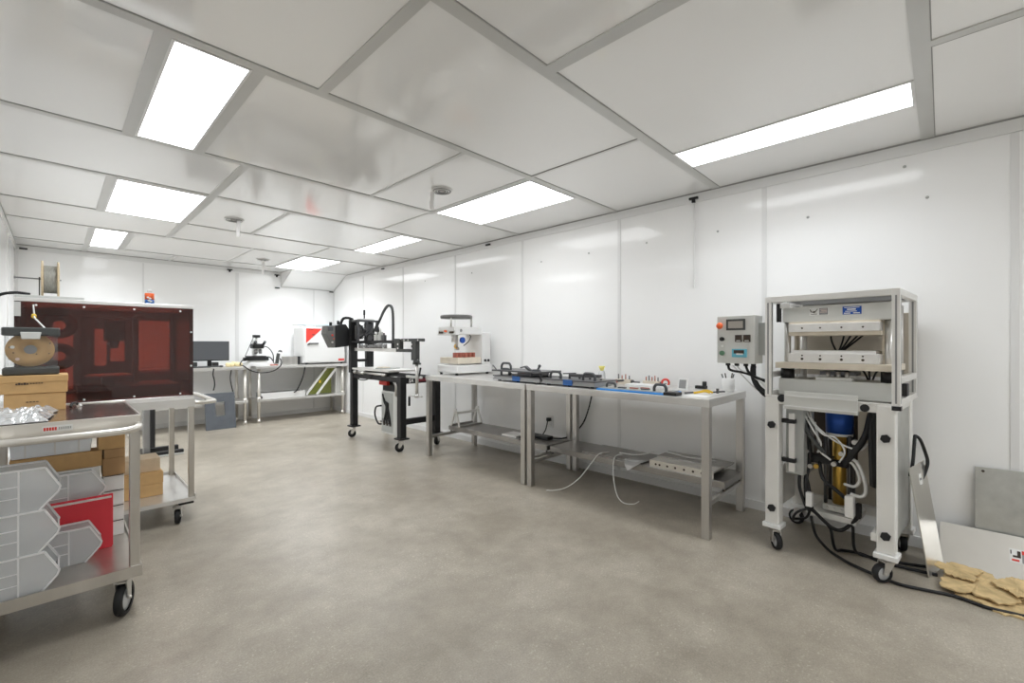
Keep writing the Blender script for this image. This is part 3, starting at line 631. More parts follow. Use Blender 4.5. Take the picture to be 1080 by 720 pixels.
for k, (y, z0, z1, r) in enumerate(((5.30, 1.168, 1.22, .025), (5.18, 1.168, 1.215, .022), (5.05, 1.17, 1.21, .03), (4.93, 1.168, 1.22, .024), (4.83, 1.168, 1.23, .028), (4.72, 1.168, 1.22, .022))):
    m.cyl((2.715, y, z0), (2.715, y, z1), r, n=12); m.bar((2.70, y - .04, (z0 + z1) / 2), (2.70, y + .04, (z0 + z1) / 2), .022, .022)
m.build('pneumatic_fittings', 'alu_dark', t)
for y, h in ((4.98, .10), (4.88, .145), (4.80, .09)):
    m = MB(); m.box(2.725, 2.765, y - .022, y + .022, 1.262, 1.262 + h * .7); m.cyl((2.745, y, 1.262 + h * .7), (2.745, y, 1.262 + h), .010, n=10); m.build('valve', 'machine_grey' if h > .095 else 'steel_dark', t)
MB().tube([(2.73, 5.20, 1.262), (2.72, 5.14, 1.33), (2.72, 5.06, 1.345), (2.73, 4.99, 1.34)], .009).build('hose', 'cable', t)
# flat cable chain loop
P = catmull([(2.90, 5.40, 1.26), (2.90, 5.33, 1.38), (2.90, 5.20, 1.50), (2.90, 5.07, 1.64), (2.90, 4.98, 1.695), (2.90, 4.905, 1.685), (2.90, 4.865, 1.62), (2.90, 4.855, 1.48), (2.90, 4.855, 1.262)], 5)
m = MB(); n = len(P)
for i in range(n - 1): m.bar(P[i], P[i + 1] + (P[i + 1] - P[i]) * .15, .028, .020, (1, 0, 0))
m.build('cable_chain', 'charcoal', t)
# arm at the near end with crank rod
m = MB(); m.box(2.725, 2.775, 4.425, 4.500, 1.128, 1.275); m.box(2.725, 2.775, 4.505, 4.535, 1.168, 1.28); m.box(2.725, 2.775, 4.19, 4.425, 1.128, 1.163); m.box(2.725, 2.775, 4.10, 4.19, 1.04, 1.245)
m.box(2.725, 2.775, 4.00, 4.39, 1.245, 1.278); m.build('arm_bracket', 'charcoal', t)
for y in (4.46, 4.40 - .22):
    for z in (1.17, 1.215): MB().cyl((2.7255, y, z), (2.721, y, z), .011, n=10).build('bolt', 'white', t)
for y in (4.33, 4.25, 4.06): MB().cyl((2.7255, y, 1.262), (2.721, y, 1.262), .009, n=10).build('bolt', 'white', t)
m = MB(); m.cyl((2.75, 4.115, .66), (2.75, 4.115, 1.05), .018); m.build('crank_rod', 'zinc', t)
m = MB(); m.cyl((2.75, 4.125, .995), (2.75, 4.125, 1.045), .042, .034); m.box(2.74, 2.76, 4.05, 4.10, .995, 1.015); m.build('collar', 'charcoal', t)
m = MB(); m.cyl((2.75, 4.115, .635), (2.75, 4.115, .675), .03, .020); m.bar((2.75, 4.27, .640), (2.75, 4.02, .652), .016, .012); c_ = m.build('crank', 'zinc', t)
MB().cyl((2.75, 4.265, .53), (2.75, 4.265, .632), .013, n=12).build('crank_handle', 'black', c_)
m = MB(); m.bar((2.78, 4.36, .852), (2.78, 4.075, .852), .030, .026); m.build('stop_bar', 'machine_grey', t)
m = MB(); m.bar((2.77, 4.10, .866), (2.77, 4.075, .96), .014, .014); m.build('lever', 'black', t)
# control pod on the far left
m = MB(); m.prism([(2.40, 1.45), (2.50, 1.455), (2.50, 1.17), (2.47, 1.17), (2.385, 1.35)], 'y', 5.58, 5.74); m.build('control_pod', 'box_dark', t, bevel=.004)
m = MB(); m.prism([(2.50, 1.455), (2.56, 1.475), (2.64, 1.475), (2.68, 1.42), (2.68, 1.19), (2.50, 1.17)], 'y', 5.575, 5.75); m.build('pod_cover', 'black', t, bevel=.008)
m = MB(); m.box(2.41, 2.47, 5.574, 5.58, 1.385, 1.435); m.build('pod_screen', 'screen', t)
for k in range(3): MB().cyl((2.46 + .018 * (k % 2), 5.58, 1.33 - .045 * k), (2.46 + .018 * (k % 2), 5.568, 1.33 - .045 * k), .012, n=10).build('pod_button', ('red', 'copper', 'zinc')[k], t)
for x, z in ((2.475, 1.455), (2.575, 1.475)): MB().cyl((x, 5.66, z), (x, 5.66, z + .045), .018, n=12).build('pod_knob', 'black', t)
MB().tube([(2.60, 5.66, 1.45), (2.63, 5.64, 1.545), (2.68, 5.60, 1.56), (2.73, 5.56, 1.538)], .018, 10).build('hose', 'cable', t)
# control enclosure under the table
e = MB().box(2.845, 2.935, 4.68, 5.03, .115, .64).build('control_enclosure', 'machine_grey', t, bevel=.004)
m = MB(); m.box(2.838, 2.845, 4.77, 5.02, .14, .62); m.build('open_panel', 'box_grey', e)
for k in range(5): MB().tube([(2.834, 4.99 - .03 * k, .60 - .05 * k), (2.822, 4.93 - .02 * k, .50), (2.826, 4.85 + .02 * k, .42 - .03 * k), (2.834, 4.80 + .03 * k, .24)], .009).build('cable', 'cable', e)
for k in range(6): MB().box(2.828, 2.838, 4.80 + .035 * k, 4.825 + .035 * k, .22 + .03 * (k % 2), .27 + .03 * (k % 2)).build('terminal', 'alu_dark' if k % 2 else 'ink', e)
MB().box(2.86, 2.93, 4.74, 4.98, .64, .765).build('enclosure_hanger', 'black', t)
MB().box(2.80, 2.845, 4.84, 5.02, .715, .765).build('red_switch_plate', 'red', t, bevel=.003)
MB().tube([(2.845, 5.03, .45), (2.84, 5.16, .42), (2.84, 5.19, .32), (2.845, 5.12, .22), (2.85, 5.03, .22)], .011).build('hose', 'cable', t)
MB().tube([(2.83, 4.68, .60), (2.82, 4.66, .72), (2.81, 4.72, .80)], .014).build('hose', 'zinc', t)

# ------------------------------------------------------------------ heat press on a white wheeled frame, at right
t = thing('heat_press', 'wheeled press in a glazed aluminium frame with a gold cylinder below, on the right', 'press', (3.2, .46, 0))
X0, X1, Y0, Y1 = 2.93, 3.495, .168, .768
t.location = (3.224, .440, 0); t.rotation_euler.z = -math.radians(4.6)   # stands slightly turned from the wall
press_root = t
for x, nm in ((X0, 0), (X1 - .075, 1)):
    for y in (Y0, Y1 - .075):
        l = MB().box(x, x + .075, y, y + .075, .152, .905).build('leg', 'offwhite', t, bevel=.006)
        MB().box(x - .012, x + .087, y - .012, y + .087, .125, .152).build('foot_plate', 'white', l, bevel=.004)
        if nm == 0:
            for z in (.74, .245): MB().cyl((x, y + .037, z), (x - .013, y + .037, z), .022, n=6).build('knob', 'black', l)
        caster(t, x + .04, y + .037, .125, .048, .030, yaw={(0, 0): 2.5, (0, 1): -2.4, (1, 0): .4, (1, 1): 1.3}[(nm, int(y > .4))], off=.028)
m = MB(); m.box(X0 + .004, X0 + .06, Y0 + .075, Y1 - .075, .865, .905); m.box(X1 - .06, X1 - .004, Y0 + .075, Y1 - .075, .845, .905)
m.box(X0 + .075, X1 - .075, Y0 + .004, Y0 + .06, .865, .905); m.box(X0 + .075, X1 - .075, Y1 - .06, Y1 - .004, .845, .905); m.build('top_rail', 'offwhite', t, bevel=.003)
m = MB(); m.box(X0 + .075, X1 - .075, Y0 + .008, Y0 + .014, .20, .865); m.build('side_panel', 'sheetdull', t)
m = MB(); m.box(X0 + .075, X1 - .075, Y1 - .014, Y1 - .008, .20, .45); m.build('side_panel', 'offwhite', t)
m = MB(); m.box(3.40, 3.415, Y0 + .02, Y1 - .076, .20, .50); m.build('rear_panel', 'beige', t)
m = MB(); m.box(3.44, 3.455, Y0 + .02, Y1 - .076, .50, .86); m.build('rear_panel', 'ink', t)
m = MB(); m.box(3.15, 3.16, Y0 + .02, .36, .44, .84); m.box(3.16, 3.40, .355, .36, .44, .84); m.build('inner_panel', 'beige', t)
m = MB(); m.box(2.945, 3.40, Y0 + .075, Y0 + .10, .20, .24); m.box(3.36, 3.40, .245, .68, .20, .25); m.box(3.10, 3.42, .36, .58, .205, .235); m.build('lower_tray', 'offwhite', t)
# front drawer rail
m = MB(); m.box(X0 - .004, X0 + .004, .318, .664, .842, .945); m.box(X0 + .004, X0 + .03, .318, .664, .842, .860); m.build('drawer_front', 'machine_grey', t, bevel=.002)
for z in (.86, .92): MB().box(X0 - .0075, X0 - .004, .322, .66, z - .003, z + .003).build('drawer_groove', 'seam', t)
m = MB(); m.cyl((X0 - .002, .678, .90), (X0 + .02, .678, .90), .022, n=14); m.cyl((X0 - .002, .29, .885), (X0 + .03, .29, .885), .020, n=14); m.build('stop_knob', 'black', t)
# control enclosure inside left
b = MB().box(3.0, 3.20, .585, .677, .452, .84).build('terminal_box', 'box_grey', t, bevel=.003)
MB().box(2.975, 3.0, .625, .655, .47, .81).build('rail_strip', 'alu', b)
for z in (.535, .765): MB().box(2.966, 3.0, .62, .69, z - .012, z + .012).build('hinge', 'black', b, bevel=.002)
# cylinder
MB().cyl((3.2, .457, .698), (3.2, .457, .83), .068, n=28).build('blue_reservoir', 'blue', t)
MB().cyl((3.2, .457, .28), (3.2, .457, .685), .034, n=28).build('cylinder_tube', 'gold', t)
m = MB(); m.cyl((3.2, .457, .682), (3.2, .457, .700), .066, n=28); m.build('collar', 'white', t)
m = MB(); m.box(3.13, 3.27, .39, .525, .245, .280); m.build('cylinder_base', 'machine_grey', t, bevel=.003)
for dy in (-.058, .058):
    for dx in (-.045, .045): MB().cyl((3.2 + dx, .457 + dy, .28), (3.2 + dx, .457 + dy, .69), .010, n=10).build('tie_rod', 'steel_dark', t)
m = MB()
for k in range(4): m.cyl((3.128, .405 + .032 * k, .262), (3.120, .405 + .032 * k, .262), .008, n=8)
m.build('bolt_row', 'zinc', t)
m = MB(); m.box(3.09, 3.15, .47, .60, .52, .565); m.box(3.10, 3.14, .40, .47, .515, .55); m.build('valve_block', 'black', t, bevel=.003)
for y, z, mm_ in ((.59, .585, 'zinc'), (.57, .50, 'zinc'), (.54, .505, 'gold'), (.455, .535, 'zinc'), (.42, .60, 'zinc'), (.36, .675, 'zinc'), (.345, .675, 'zinc')):
    MB().cyl((3.09, y, z), (3.06, y, z), .013, n=10).build('fitting', mm_, t)
MB().box(3.0, 3.05, .352, .392, .27, .385).build('plug_box', 'offwhite', t, bevel=.004)
MB().box(3.05, 3.09, .33, .352, .26, .34).build('plug', 'black', t, bevel=.004)
def cab(pts, r=.007, m='cable', nm='cable', par=None): return MB().tube(pts, r, 8).build(nm, m, par or t)
cab([(3.10, .60, .84), (3.07, .585, .70), (3.08, .575, .56), (3.06, .59, .42), (3.03, .575, .30), (3.02, .56, .25)], .012)
cab([(3.05, .62, .45), (3.03, .615, .38), (3.03, .60, .32), (3.02, .575, .26)], .009)
cab([(3.08, .60, .45), (3.06, .58, .40), (3.04, .56, .32), (3.03, .55, .26)], .009)
cab([(3.09, .53, .53), (3.04, .50, .45), (3.02, .43, .40), (3.05, .37, .34)], .010)
cab([(3.10, .42, .53), (3.05, .36, .62), (3.06, .31, .72), (3.08, .29, .84)], .016)
cab([(3.06, .285, .86), (3.03, .28, .72), (3.02, .275, .58), (3.02, .27, .46), (3.025, .265, .60), (3.04, .265, .86)], .014)
cab([(3.06, .28, .80), (3.05, .24, .74), (3.05, .235, .66), (3.06, .27, .62)], .007)
cab([(3.06, .60, .84), (3.03, .58, .72), (3.04, .53, .64), (3.05, .50, .60)], .012, 'charcoal')
cab([(3.08, .62, .84), (3.04, .59, .80), (3.03, .545, .72), (3.04, .51, .65), (3.06, .53, .59)], .005, 'wcable', 'tubing')
cab([(3.08, .60, .84), (3.05, .565, .78), (3.03, .50, .705), (3.04, .44, .69), (3.05, .40, .62), (3.07, .43, .55)], .005, 'wcable', 'tubing')
cab([(3.08, .55, .76), (3.06, .53, .67), (3.06, .52, .60), (3.07, .47, .555)], .006, 'wcable', 'tubing')
cab([(3.08, .58, .83), (3.05, .54, .75), (3.05, .46, .68), (3.05, .38, .645), (3.06, .33, .64), (3.07, .30, .68)], .005, 'wcable', 'tubing')
cab([(3.10, .40, .575), (3.06, .35, .57), (3.04, .315, .50), (3.04, .305, .42), (3.05, .33, .385), (3.05, .375, .39)], .009, 'wcable', 'tubing')
cab([(3.10, .41, .56), (3.07, .365, .55), (3.06, .335, .48), (3.07, .36, .43), (3.08, .41, .43)], .008, 'wcable', 'tubing')
m = MB(); m.box(3.0, 3.03, .545, .575, .28, .36); m.build('connector', 'white', t)
cab([(3.03, .56, .27), (3.0, .62, .23), (3.05, .655, .17), (3.12, .66, .15), (3.10, .60, .18), (3.04, .56, .26)], .007)
cab([(3.03, .56, .27), (3.06, .50, .20), (3.10, .46, .155), (3.12, .42, .16), (3.10, .36, .24), (3.08, .34, .29)], .010)
cab([(3.02, .55, .26), (3.08, .50, .19), (3.14, .49, .14)], .008)
# upper aluminium frame
fx0, fx1, fy0, fy1, q = X0, X1, .148, .768, .034
for x in (fx0, fx1 - q):
    for y in (fy0, fy1 - q):
        p = MB().box(x, x + q, y, y + q, .906, 1.50).build('frame_post', 'alu', t, bevel=.002)
        m = MB(); m.box(x - .0006, x, y + q / 2 - .004, y + q / 2 + .004, .92, 1.465); m.box(x + q / 2 - .004, x + q / 2 + .004, y - .0006, y, .92, 1.465); m.build('slot', 'alu_dark', p)
for x in (fx0, fx1 - q):
    MB().box(x, x + q, fy0 + q, fy1 - q, 1.466, 1.50).build('frame_rail', 'alu', t, bevel=.002)
for y in (fy0, fy1 - q):
    for z in (.906, 1.02, 1.466): MB().box(fx0 + q, fx1 - q, y, y + q * .9, z, z + .034).build('frame_rail', 'alu', t, bevel=.002)
MB().box(fx0 + .004, fx0 + .028, fy0 + q, fy1 - q, .906, .914).build('sill', 'offwhite', t)
MB().box(fx0 + .10, fx1 - q, fy0 + .05, fy1 - .05, 1.478, 1.484).build('top_cover', 'steel_dark', t)
MB().box(fx0 - .002, fx0 + q, fy0 - .002, fy0 + q, .885, .907).build('corner_foot', 'black', t)
MB().box(3.10, 3.16, fy0 - .004, fy0 + .02, .945, 1.01).build('side_switch', 'black', t, bevel=.003)
# crossheads, platens, guide columns
cb = MB().box(3.05, 3.22, .196, .712, 1.350, 1.442).build('upper_crosshead', 'machine_grey', t, bevel=.003)
m = MB(); m.box(3.0485, 3.05, .475, .570, 1.386, 1.428); lab = m.build('logo_label', 'paper', cb)
m = MB(); m.box(3.0478, 3.0485, .478, .521, 1.388, 1.426); m.build('grey_field', 'alu_dark', lab)
m = MB(); m.tube([(3.0476, .566, 1.420), (3.0476, .560, 1.408), (3.0476, .550, 1.404), (3.0476, .540, 1.408), (3.0476, .528, 1.422)], .0022, 6); m.box(3.0478, 3.0485, .530, .562, 1.391, 1.394); m.sphere((3.0478, .546, 1.405), .005, (.2, 1, 1)); m.build('logo_mark', 'ink', lab)
for k in range(3): MB().box(3.0472, 3.0478, .483, .517 - .006 * (k % 2), 1.417 - .008 * k, 1.420 - .008 * k).build('text_line', 'pinkish', lab)
m = MB(); m.box(3.0485, 3.05, .325, .410, 1.384, 1.428); lab = m.build('maker_plate', 'blue', cb)
for k, (a, b_, z, h_) in enumerate(((.334, .402, 1.420, .004), (.350, .390, 1.408, .007), (.345, .398, 1.399, .004), (.332, .362, 1.388, .005), (.374, .404, 1.388, .005))):
    MB().box(3.0478, 3.0485, a, b_, z, z + h_).build('text_line', 'paper', lab)
for y in (.215, .695):
    MB().cyl((3.09, y, .98), (3.09, y, 1.352), .018, n=18).build('guide_column', 'zinc', t)
    MB().cyl((3.09, y, 1.005), (3.09, y, 1.070), .036, n=18).build('bushing', 'black', t)
    MB().cyl((3.40, y, .98), (3.40, y, 1.44), .018, n=18).build('guide_column', 'zinc', t)
MB().box(3.12, 3.17, .655, .668, 1.07, 1.35).build('side_bracket', 'beige', t)
MB().box(3.12, 3.30, .232, .25, 1.11, 1.348).build('side_bracket', 'cream', t)
MB().box(3.04, 3.30, .245, .672, 1.337, 1.350).build('platen_insulation', 'cream', t)
up = MB().box(3.025, 3.30, .245, .672, 1.290, 1.337).build('upper_platen', 'plate_white', t, bevel=.002)
MB().box(3.04, 3.30, .240, .676, 1.268, 1.290).build('platen_insulation', 'cream', t)
lo = MB().box(3.025, 3.30, .245, .672, 1.112, 1.165).build('lower_platen', 'plate_white', t, bevel=.002)
MB().box(3.035, 3.30, .262, .655, 1.165, 1.182).build('lower_insulation', 'plate_white', t)
for y in (.60, .51, .41, .315):
    MB().cyl((3.0255, y, 1.312), (3.023, y, 1.312), .005, n=10).build('hole', 'ink', up)
    MB().cyl((3.0255, y, 1.152), (3.023, y, 1.152), .0045, n=10).build('hole', 'ink', lo); MB().cyl((3.0255, y, 1.132), (3.023, y, 1.132), .007, n=10).build('hole', 'ink', lo)
MB().box(3.0, 3.34, .182, .735, 1.075, 1.110).build('moving_plate', 'cream', t, bevel=.002)
m = MB(); m.cyl((3.16, .44, 1.02), (3.16, .44, 1.075), .035); m.box(3.10, 3.22, .36, .53, 1.040, 1.060); m.build('piston_clevis', 'steel_dark', t)
for y in (.40, .44, .49): MB().cyl((3.10, y, 1.015), (3.10, y, 1.06), .011, n=10).build('stud', 'zinc', t)
lb = MB().box(3.03, 3.26, .19, .725, .914, 1.012).build('lower_crosshead', 'machine_grey', t, bevel=.003)
MB().box(3.035, 3.10, .365, .535, 1.0125, 1.030).build('clevis_block', 'machine_grey', t, bevel=.002)
MB().box(fx1 - q - .008, fx1 - q, fy0 + q, fy1 - q, 1.02, 1.40).build('back_panel', 'beige', t)
MB().box(2.97, 3.01, .645, .70, 1.432, 1.458).build('sensor_box', 'white', t, bevel=.002)
MB().box(2.975, 3.0, .70, .72, 1.35, 1.46).build('sensor_cable_clip', 'black', t)
for a, b_ in ((.53, .50), (.46, .49), (.42, .485), (.38, .48), (.35, .475)): cab([(3.33, a, 1.29), (3.33, (a + b_) / 2 + (.01 if a > .5 else -.005), 1.235), (3.33, b_, 1.17)], .005)
for a, b_ in ((.38, .34), (.34, .335), (.29, .325)): cab([(3.31, a, 1.075), (3.31, (a + b_) / 2, 1.05), (3.31, b_, 1.0)], .005)
# control box on the left side
cbx = MB().box(2.93, 3.06, .79, 1.020, 1.090, 1.392).build('control_box', 'machine_grey', t, bevel=.004)
MB().box(2.99, 3.05, .7685, .83, 1.15, 1.35).build('box_bracket', 'box_grey', t)
d_ = MB().box(2.926, 2.93, .845, .960, 1.300, 1.370).build('display_frame', 'charcoal', cbx); MB().box(2.9245, 2.926, .858, .947, 1.313, 1.357).build('display', 'lcd', d_)
for y in (.885, .835): 
    k_ = MB().box(2.924, 2.93, y - .020, y + .020, 1.226, 1.270).build('temperature_controller', 'ink', cbx); MB().box(2.9235, 2.924, y - .012, y + .012, 1.231, 1.236).build('readout', 'paper', k_)
k_ = MB().box(2.923, 2.93, .835, .925, 1.130, 1.182).build('counter', 'cyan', cbx, bevel=.002); MB().box(2.9215, 2.923, .850, .912, 1.153, 1.175).build('counter_screen', 'ink', k_); MB().box(2.9215, 2.923, .856, .896, 1.146, 1.156).build('counter_key', 'paper', k_)
m = MB(); m.lathe([(.001, -.026), (.018, -.024), (.021, -.014), (.018, -.008), (.011, -.004), (.011, 0)], (2.93, .997, 1.330), (1, 0, 0), 20); m.build('emergency_stop', 'orange', cbx)
m = MB(); m.cyl((2.93, .985, 1.245), (2.915, .985, 1.245), .013); m.build('key_switch', 'black', cbx)
m = MB(); m.cyl((2.93, .985, 1.155), (2.918, .985, 1.155), .015); m.build('start_button', 'green', cbx)
m = MB(); m.cyl((2.93, .985, 1.200), (2.926, .985, 1.200), .008); m.build('lamp', 'paper', cbx)
for y in (.975, .92, .865, .82): MB().cyl((2.99, y, 1.073), (2.99, y, 1.092), .014, n=10).build('cable_gland', 'black', cbx)
cbx.location.y += .035; cbx.location.z += .006
def cabs(pts, *a): return cab([(x, y + .035 * min(1, max(0, (y - .757) / .05)), z + .006) for x, y, z in pts], *a)
cabs([(2.99, .975, 1.075), (2.97, .95, 1.045), (2.97, .86, 1.03), (2.97, .79, 1.0), (2.975, .765, .98)], .008)
cabs([(2.99, .92, 1.075), (2.97, .89, 1.05), (2.97, .83, 1.02), (2.975, .775, .96), (2.98, .762, .92)], .004, 'wcable')
cabs([(2.99, .865, 1.075), (2.975, .845, 1.04), (2.97, .81, 1.01), (2.97, .77, .99)], .008)
cabs([(2.99, .82, 1.075), (2.985, .82, 1.02), (2.98, .80, .955), (2.98, .775, .915), (2.98, .755, .89)], .017)
cabs([(3.03, .83, 1.075), (3.02, .82, .98), (3.01, .79, .91), (3.0, .757, .88)], .010)
cabs([(3.0, .95, 1.075), (2.98, .86, .99), (2.98, .80, .93), (2.98, .76, .90)], .004, 'wcable')
# strap loop on the side panel
cab([(3.24, .150, .50), (3.245, .140, .57), (3.27, .138, .64), (3.30, .138, .70), (3.315, .136, .712), (3.34, .12, .69), (3.385, .105, .62), (3.395, .095, .56), (3.37, .105, .50), (3.33, .115, .47)], .008, 'cable', 'strap')
tag(MB().tube([(3.04, .545, .225), (3.07, .53, .12), (3.13, .50, .045), (3.15, .47, .010), (3.10, .42, .009), (3.05, .36, .009), (3.00, .26, .009), (2.965, .16, .009), (2.985, .06, .009), (3.01, -.04, .009), (2.985, -.14, .009), (3.0, -.24, .009), (3.01, -.33, .009), (3.02, -.5, .009)], .008).build('floor_cable', 'cable', loc=(3.0, 0, 0)), 'black power cable running along the floor in front of the press', 'cable')
tag(MB().tube([(3.10, .36, .20), (3.16, .36, .06), (3.22, .33, .011), (3.24, .24, .011), (3.26, .15, .011), (3.30, .05, .011)], .008).build('floor_cable', 'cable', loc=(3.2, .2, 0)), 'short black cable loop on the floor under the press', 'cable')
tag(MB().tube([(3.10, .46, .155), (3.16, .45, .03), (3.22, .42, .010), (3.24, .34, .010), (3.20, .25, .010), (3.2, .16, .010), (3.22, .02, .010)], .008).build('floor_cable', 'cable', loc=(3.2, .3, 0)), 'black cable looping flat on the floor behind the wheels of the press', 'cable')

# leaning sheets and torn board beside the press
def slab(name, c, th, m_, label, cat):
    b = [Vector(p) for p in c]; nrm = (b[1] - b[0]).cross(b[3] - b[0]).normalized() * th
    return tag(MB().hexa([b[0], b[1], b[2], b[3]], [v + nrm for v in b]).build(name, m_, loc=b[0], bevel=.001), label, cat)
s1 = slab('steel_sheet', [(3.17, .055, .001), (3.40, .000, .001), (3.40, .0790, .568), (3.17, .132, .555)], .006, 'sheetmetal', 'narrow bare steel sheet leaning against the side of the press', 'sheet')
m = MB(); v0 = Vector((3.17, .055, .001)); ex = Vector((.23, -.055, 0)); ez = Vector((0, .077, .554)); nn = ez.cross(ex).normalized() * -.0012
def on(a, b): return v0 + ex * a + ez * b
nn = (ex.cross(ez)).normalized() * .0015; v0 = v0 + nn * 4.2
m.hexa([on(.42, .82), on(.60, .82), on(.60, .92), on(.42, .92)], [p + nn for p in (on(.42, .82), on(.60, .82), on(.60, .92), on(.42, .92))]); o = m.build('sticker', 'paper', s1)
m = MB(); q = [on(.45, .86), on(.57, .86), on(.57, .88), on(.45, .88)]; m.hexa([p + nn for p in q], [p + nn * 1.5 for p in q]); m.build('sticker_print', 'alu_dark', s1)
s2 = slab('steel_sheet', [(3.40, .012, .001), (3.40, -.75, .001), (3.545, -.75, .200), (3.545, .012, .200)], .004, 'sheetmetal', 'long low steel sheet with a logo sticker leaning in front of the taller sheet', 'sheet')
v0 = Vector((3.40, .012, .001)); ex = Vector((0, -1, 0)); ez = Vector((.145, 0, .199)); nn = ex.cross(ez).normalized() * .0015
if nn.x > 0: nn = -nn
v0 = v0 + nn * 2.8
def q4(a, b, c, d): return [v0 + ex * a + ez * c, v0 + ex * b + ez * c, v0 + ex * b + ez * d, v0 + ex * a + ez * d]
for a, b, c, d, mm_, k, nm in ((.262, .352, .42, .72, 'paper', 1, 'sticker'), (.306, .350, .44, .62, 'alu_dark', 2, 'sticker_field'), (.306, .350, .62, .70, 'red', 2, 'sticker_field'), (.270, .296, .46, .50, 'red', 2, 'sticker_print'), (.274, .290, .54, .58, 'ink', 2, 'sticker_print'), (.290, .302, .54, .68, 'ink', 2, 'sticker_print'), (.266, .270, .60, .68, 'ink', 2, 'sticker_print')):
    p = q4(a, b, c, d); m = MB(); m.hexa([x + nn * (k - 1) for x in p], [x + nn * k for x in p]); m.build(nm, mm_, s2)
s3 = slab('steel_sheet', [(3.555, -.129, .001), (3.555, -.85, .001), (3.592, -.85, .545), (3.592, -.129, .535)], .004, 'sheetdull', 'tall dull grey sheet standing against the right wall at the frame edge', 'sheet')
m = MB(); m.cyl((3.586, -.16, .515), (3.580, -.16, .516), .007, n=10); m.build('hole', 'ink', s3)
m = MB()
def ragged(cx, cy, a, b, z, seed, n=40, th=.007):
    random.seed(seed); n = 44; R1 = []; w_ = random.uniform(0, 6)
    for i in range(n):
        an = 2 * PI * i / n
        r_ = 1 + .16 * math.sin(3 * an + w_) + .10 * math.sin(5 * an + 2 * w_) + random.uniform(-.13, .10)
        R1.append((math.cos(an) * a * r_, math.sin(an) * b * r_))
    rings = (1.0, .72, .38); o_ = []
    for k, f in enumerate(rings):
        for x, y in R1: o_.append((cx + x * f, cy + y * f, z + th + random.uniform(-.0025, .0025) + .0015 * k))
    fs = [(k * n + i, k * n + (i + 1) % n, (k + 1) * n + (i + 1) % n, (k + 1) * n + i) for k in range(2) for i in range(n)]
    o_.append((cx, cy, z + th + .004)); c_ = len(o_) - 1
    fs += [(2 * n + i, 2 * n + (i + 1) % n, c_) for i in range(n)]
    base = len(o_); o_ += [(cx + x, cy + y, z) for x, y in R1]; o_.append((cx, cy, z)); 
    fs += [(base + i, base + (i + 1) % n, (i + 1) % n, i) for i in range(n)] + [(base + (i + 1) % n, base + i, base + n) for i in range(n)]
    m.add(o_, fs)
for a, lb in (((3.09, -.20, .12, .13, .001, 9, 24, .007), 'lowest torn tan board scrap, sticking out nearest the camera'),
              ((3.20, -.125, .18, .13, .0205, 3, 30, .007), 'large torn tan board scrap in the middle of the scrap pile'),
              ((3.27, -.055, .10, .085, .0405, 5, 26, .006), 'torn tan board scrap on top of the pile, nearest the leaning narrow sheet'),
              ((3.24, -.26, .12, .07, .0405, 12, 24, .006), 'torn tan board scrap on top of the pile at the right frame edge')):
    m = MB(); ragged(*a); tag(m.build('torn_board', 'tan', loc=(a[0], a[1], a[4])), lb, 'board', 'torn board scraps on the floor')
# ------------------------------------------------------------------ tables along the back wall
def back_table(x0, x1, label):
    y0, y1, zt = 7.52, 8.09, .878
    t = thing('side_table', label, 'table', ((x0 + x1) / 2, 7.8, 0), 'tables along the back wall')
    m = MB(); m.box(x0, x1, y0, y1, zt - .012, zt); m.box(x0, x1, y0, y0 + .012, zt - .045, zt - .012); m.box(x0, x0 + .012, y0 + .012, y1, zt - .045, zt - .012); m.box(x1 - .012, x1, y0 + .012, y1, zt - .045, zt - .012)
    m.build('table_top', 'steel_top', t, bevel=.003)
    for x in (x0 + .06, x1 - .06):
        for y in (y0 + .06, y1 - .06):
            l = MB().cyl((x, y, .0), (x, y, zt - .012), .023, n=14).build('leg', 'tube', t)
            MB().cyl((x, y, .33), (x, y, .40), .031, n=14).build('collar', 'tube', l); MB().cyl((x, y, 0), (x, y, .05), .027, n=14).build('foot_cap', 'tube', l)
    m = MB(); m.box(x0 + .03, x1 - .03, y0 + .03, y1 - .03, .352, .360); m.box(x0 + .03, x1 - .03, y0 + .03, y0 + .042, .322, .352); m.build('undershelf', 'steel_top', t, bevel=.002)
    return t
back_table(.62, 2.065, 'back wall table carrying the monitor')
back_table(2.135, 3.585, 'back wall table carrying the microscope and the red marked oven')
BT = .878
t = thing('monitor', 'dark flat computer monitor on the back wall table', 'monitor', (1.58, 7.75, BT))
MB().box(1.30, 1.835, 7.735, 7.765, .970, 1.258).build('housing', 'black', t, bevel=.004)
MB().box(1.308, 1.827, 7.732, 7.7352, .985, 1.251).build('screen', 'screen', t)
MB().box(1.565, 1.615, 7.767, 7.79, .89, 1.10).build('stand_neck', 'black', t)
MB().box(1.47, 1.71, 7.68, 7.88, BT, BT + .014).build('stand_base', 'charcoal', t, bevel=.004)
tag(MB().box(1.22, 1.56, 7.55, 7.66, BT, BT + .018).build('keyboard', 'charcoal', loc=(1.4, 7.6, BT), bevel=.004), 'dark keyboard lying in front of the monitor', 'keyboard')
tag(MB().sphere((1.70, 7.60, BT + .014), .03, (1, 1.4, .45)).build('mouse', 'black', loc=(1.7, 7.6, BT)), 'black mouse right of the keyboard', 'mouse')
tag(MB().box(1.34, 1.47, 7.92, 8.05, BT, BT + .07).build('dock_box', 'charcoal', loc=(1.4, 8.0, BT), bevel=.005), 'dark box standing behind the left half of the monitor', 'box')
tag(MB().box(1.655, 1.735, 7.90, 7.98, BT, BT + .065).build('small_speaker', 'charcoal', loc=(1.7, 7.95, BT), bevel=.006), 'small dark speaker behind the right half of the monitor', 'speaker')
t = thing('yellow_bag', 'crumpled pale yellow bag right of the monitor', 'bag', (1.87, 7.66, BT))
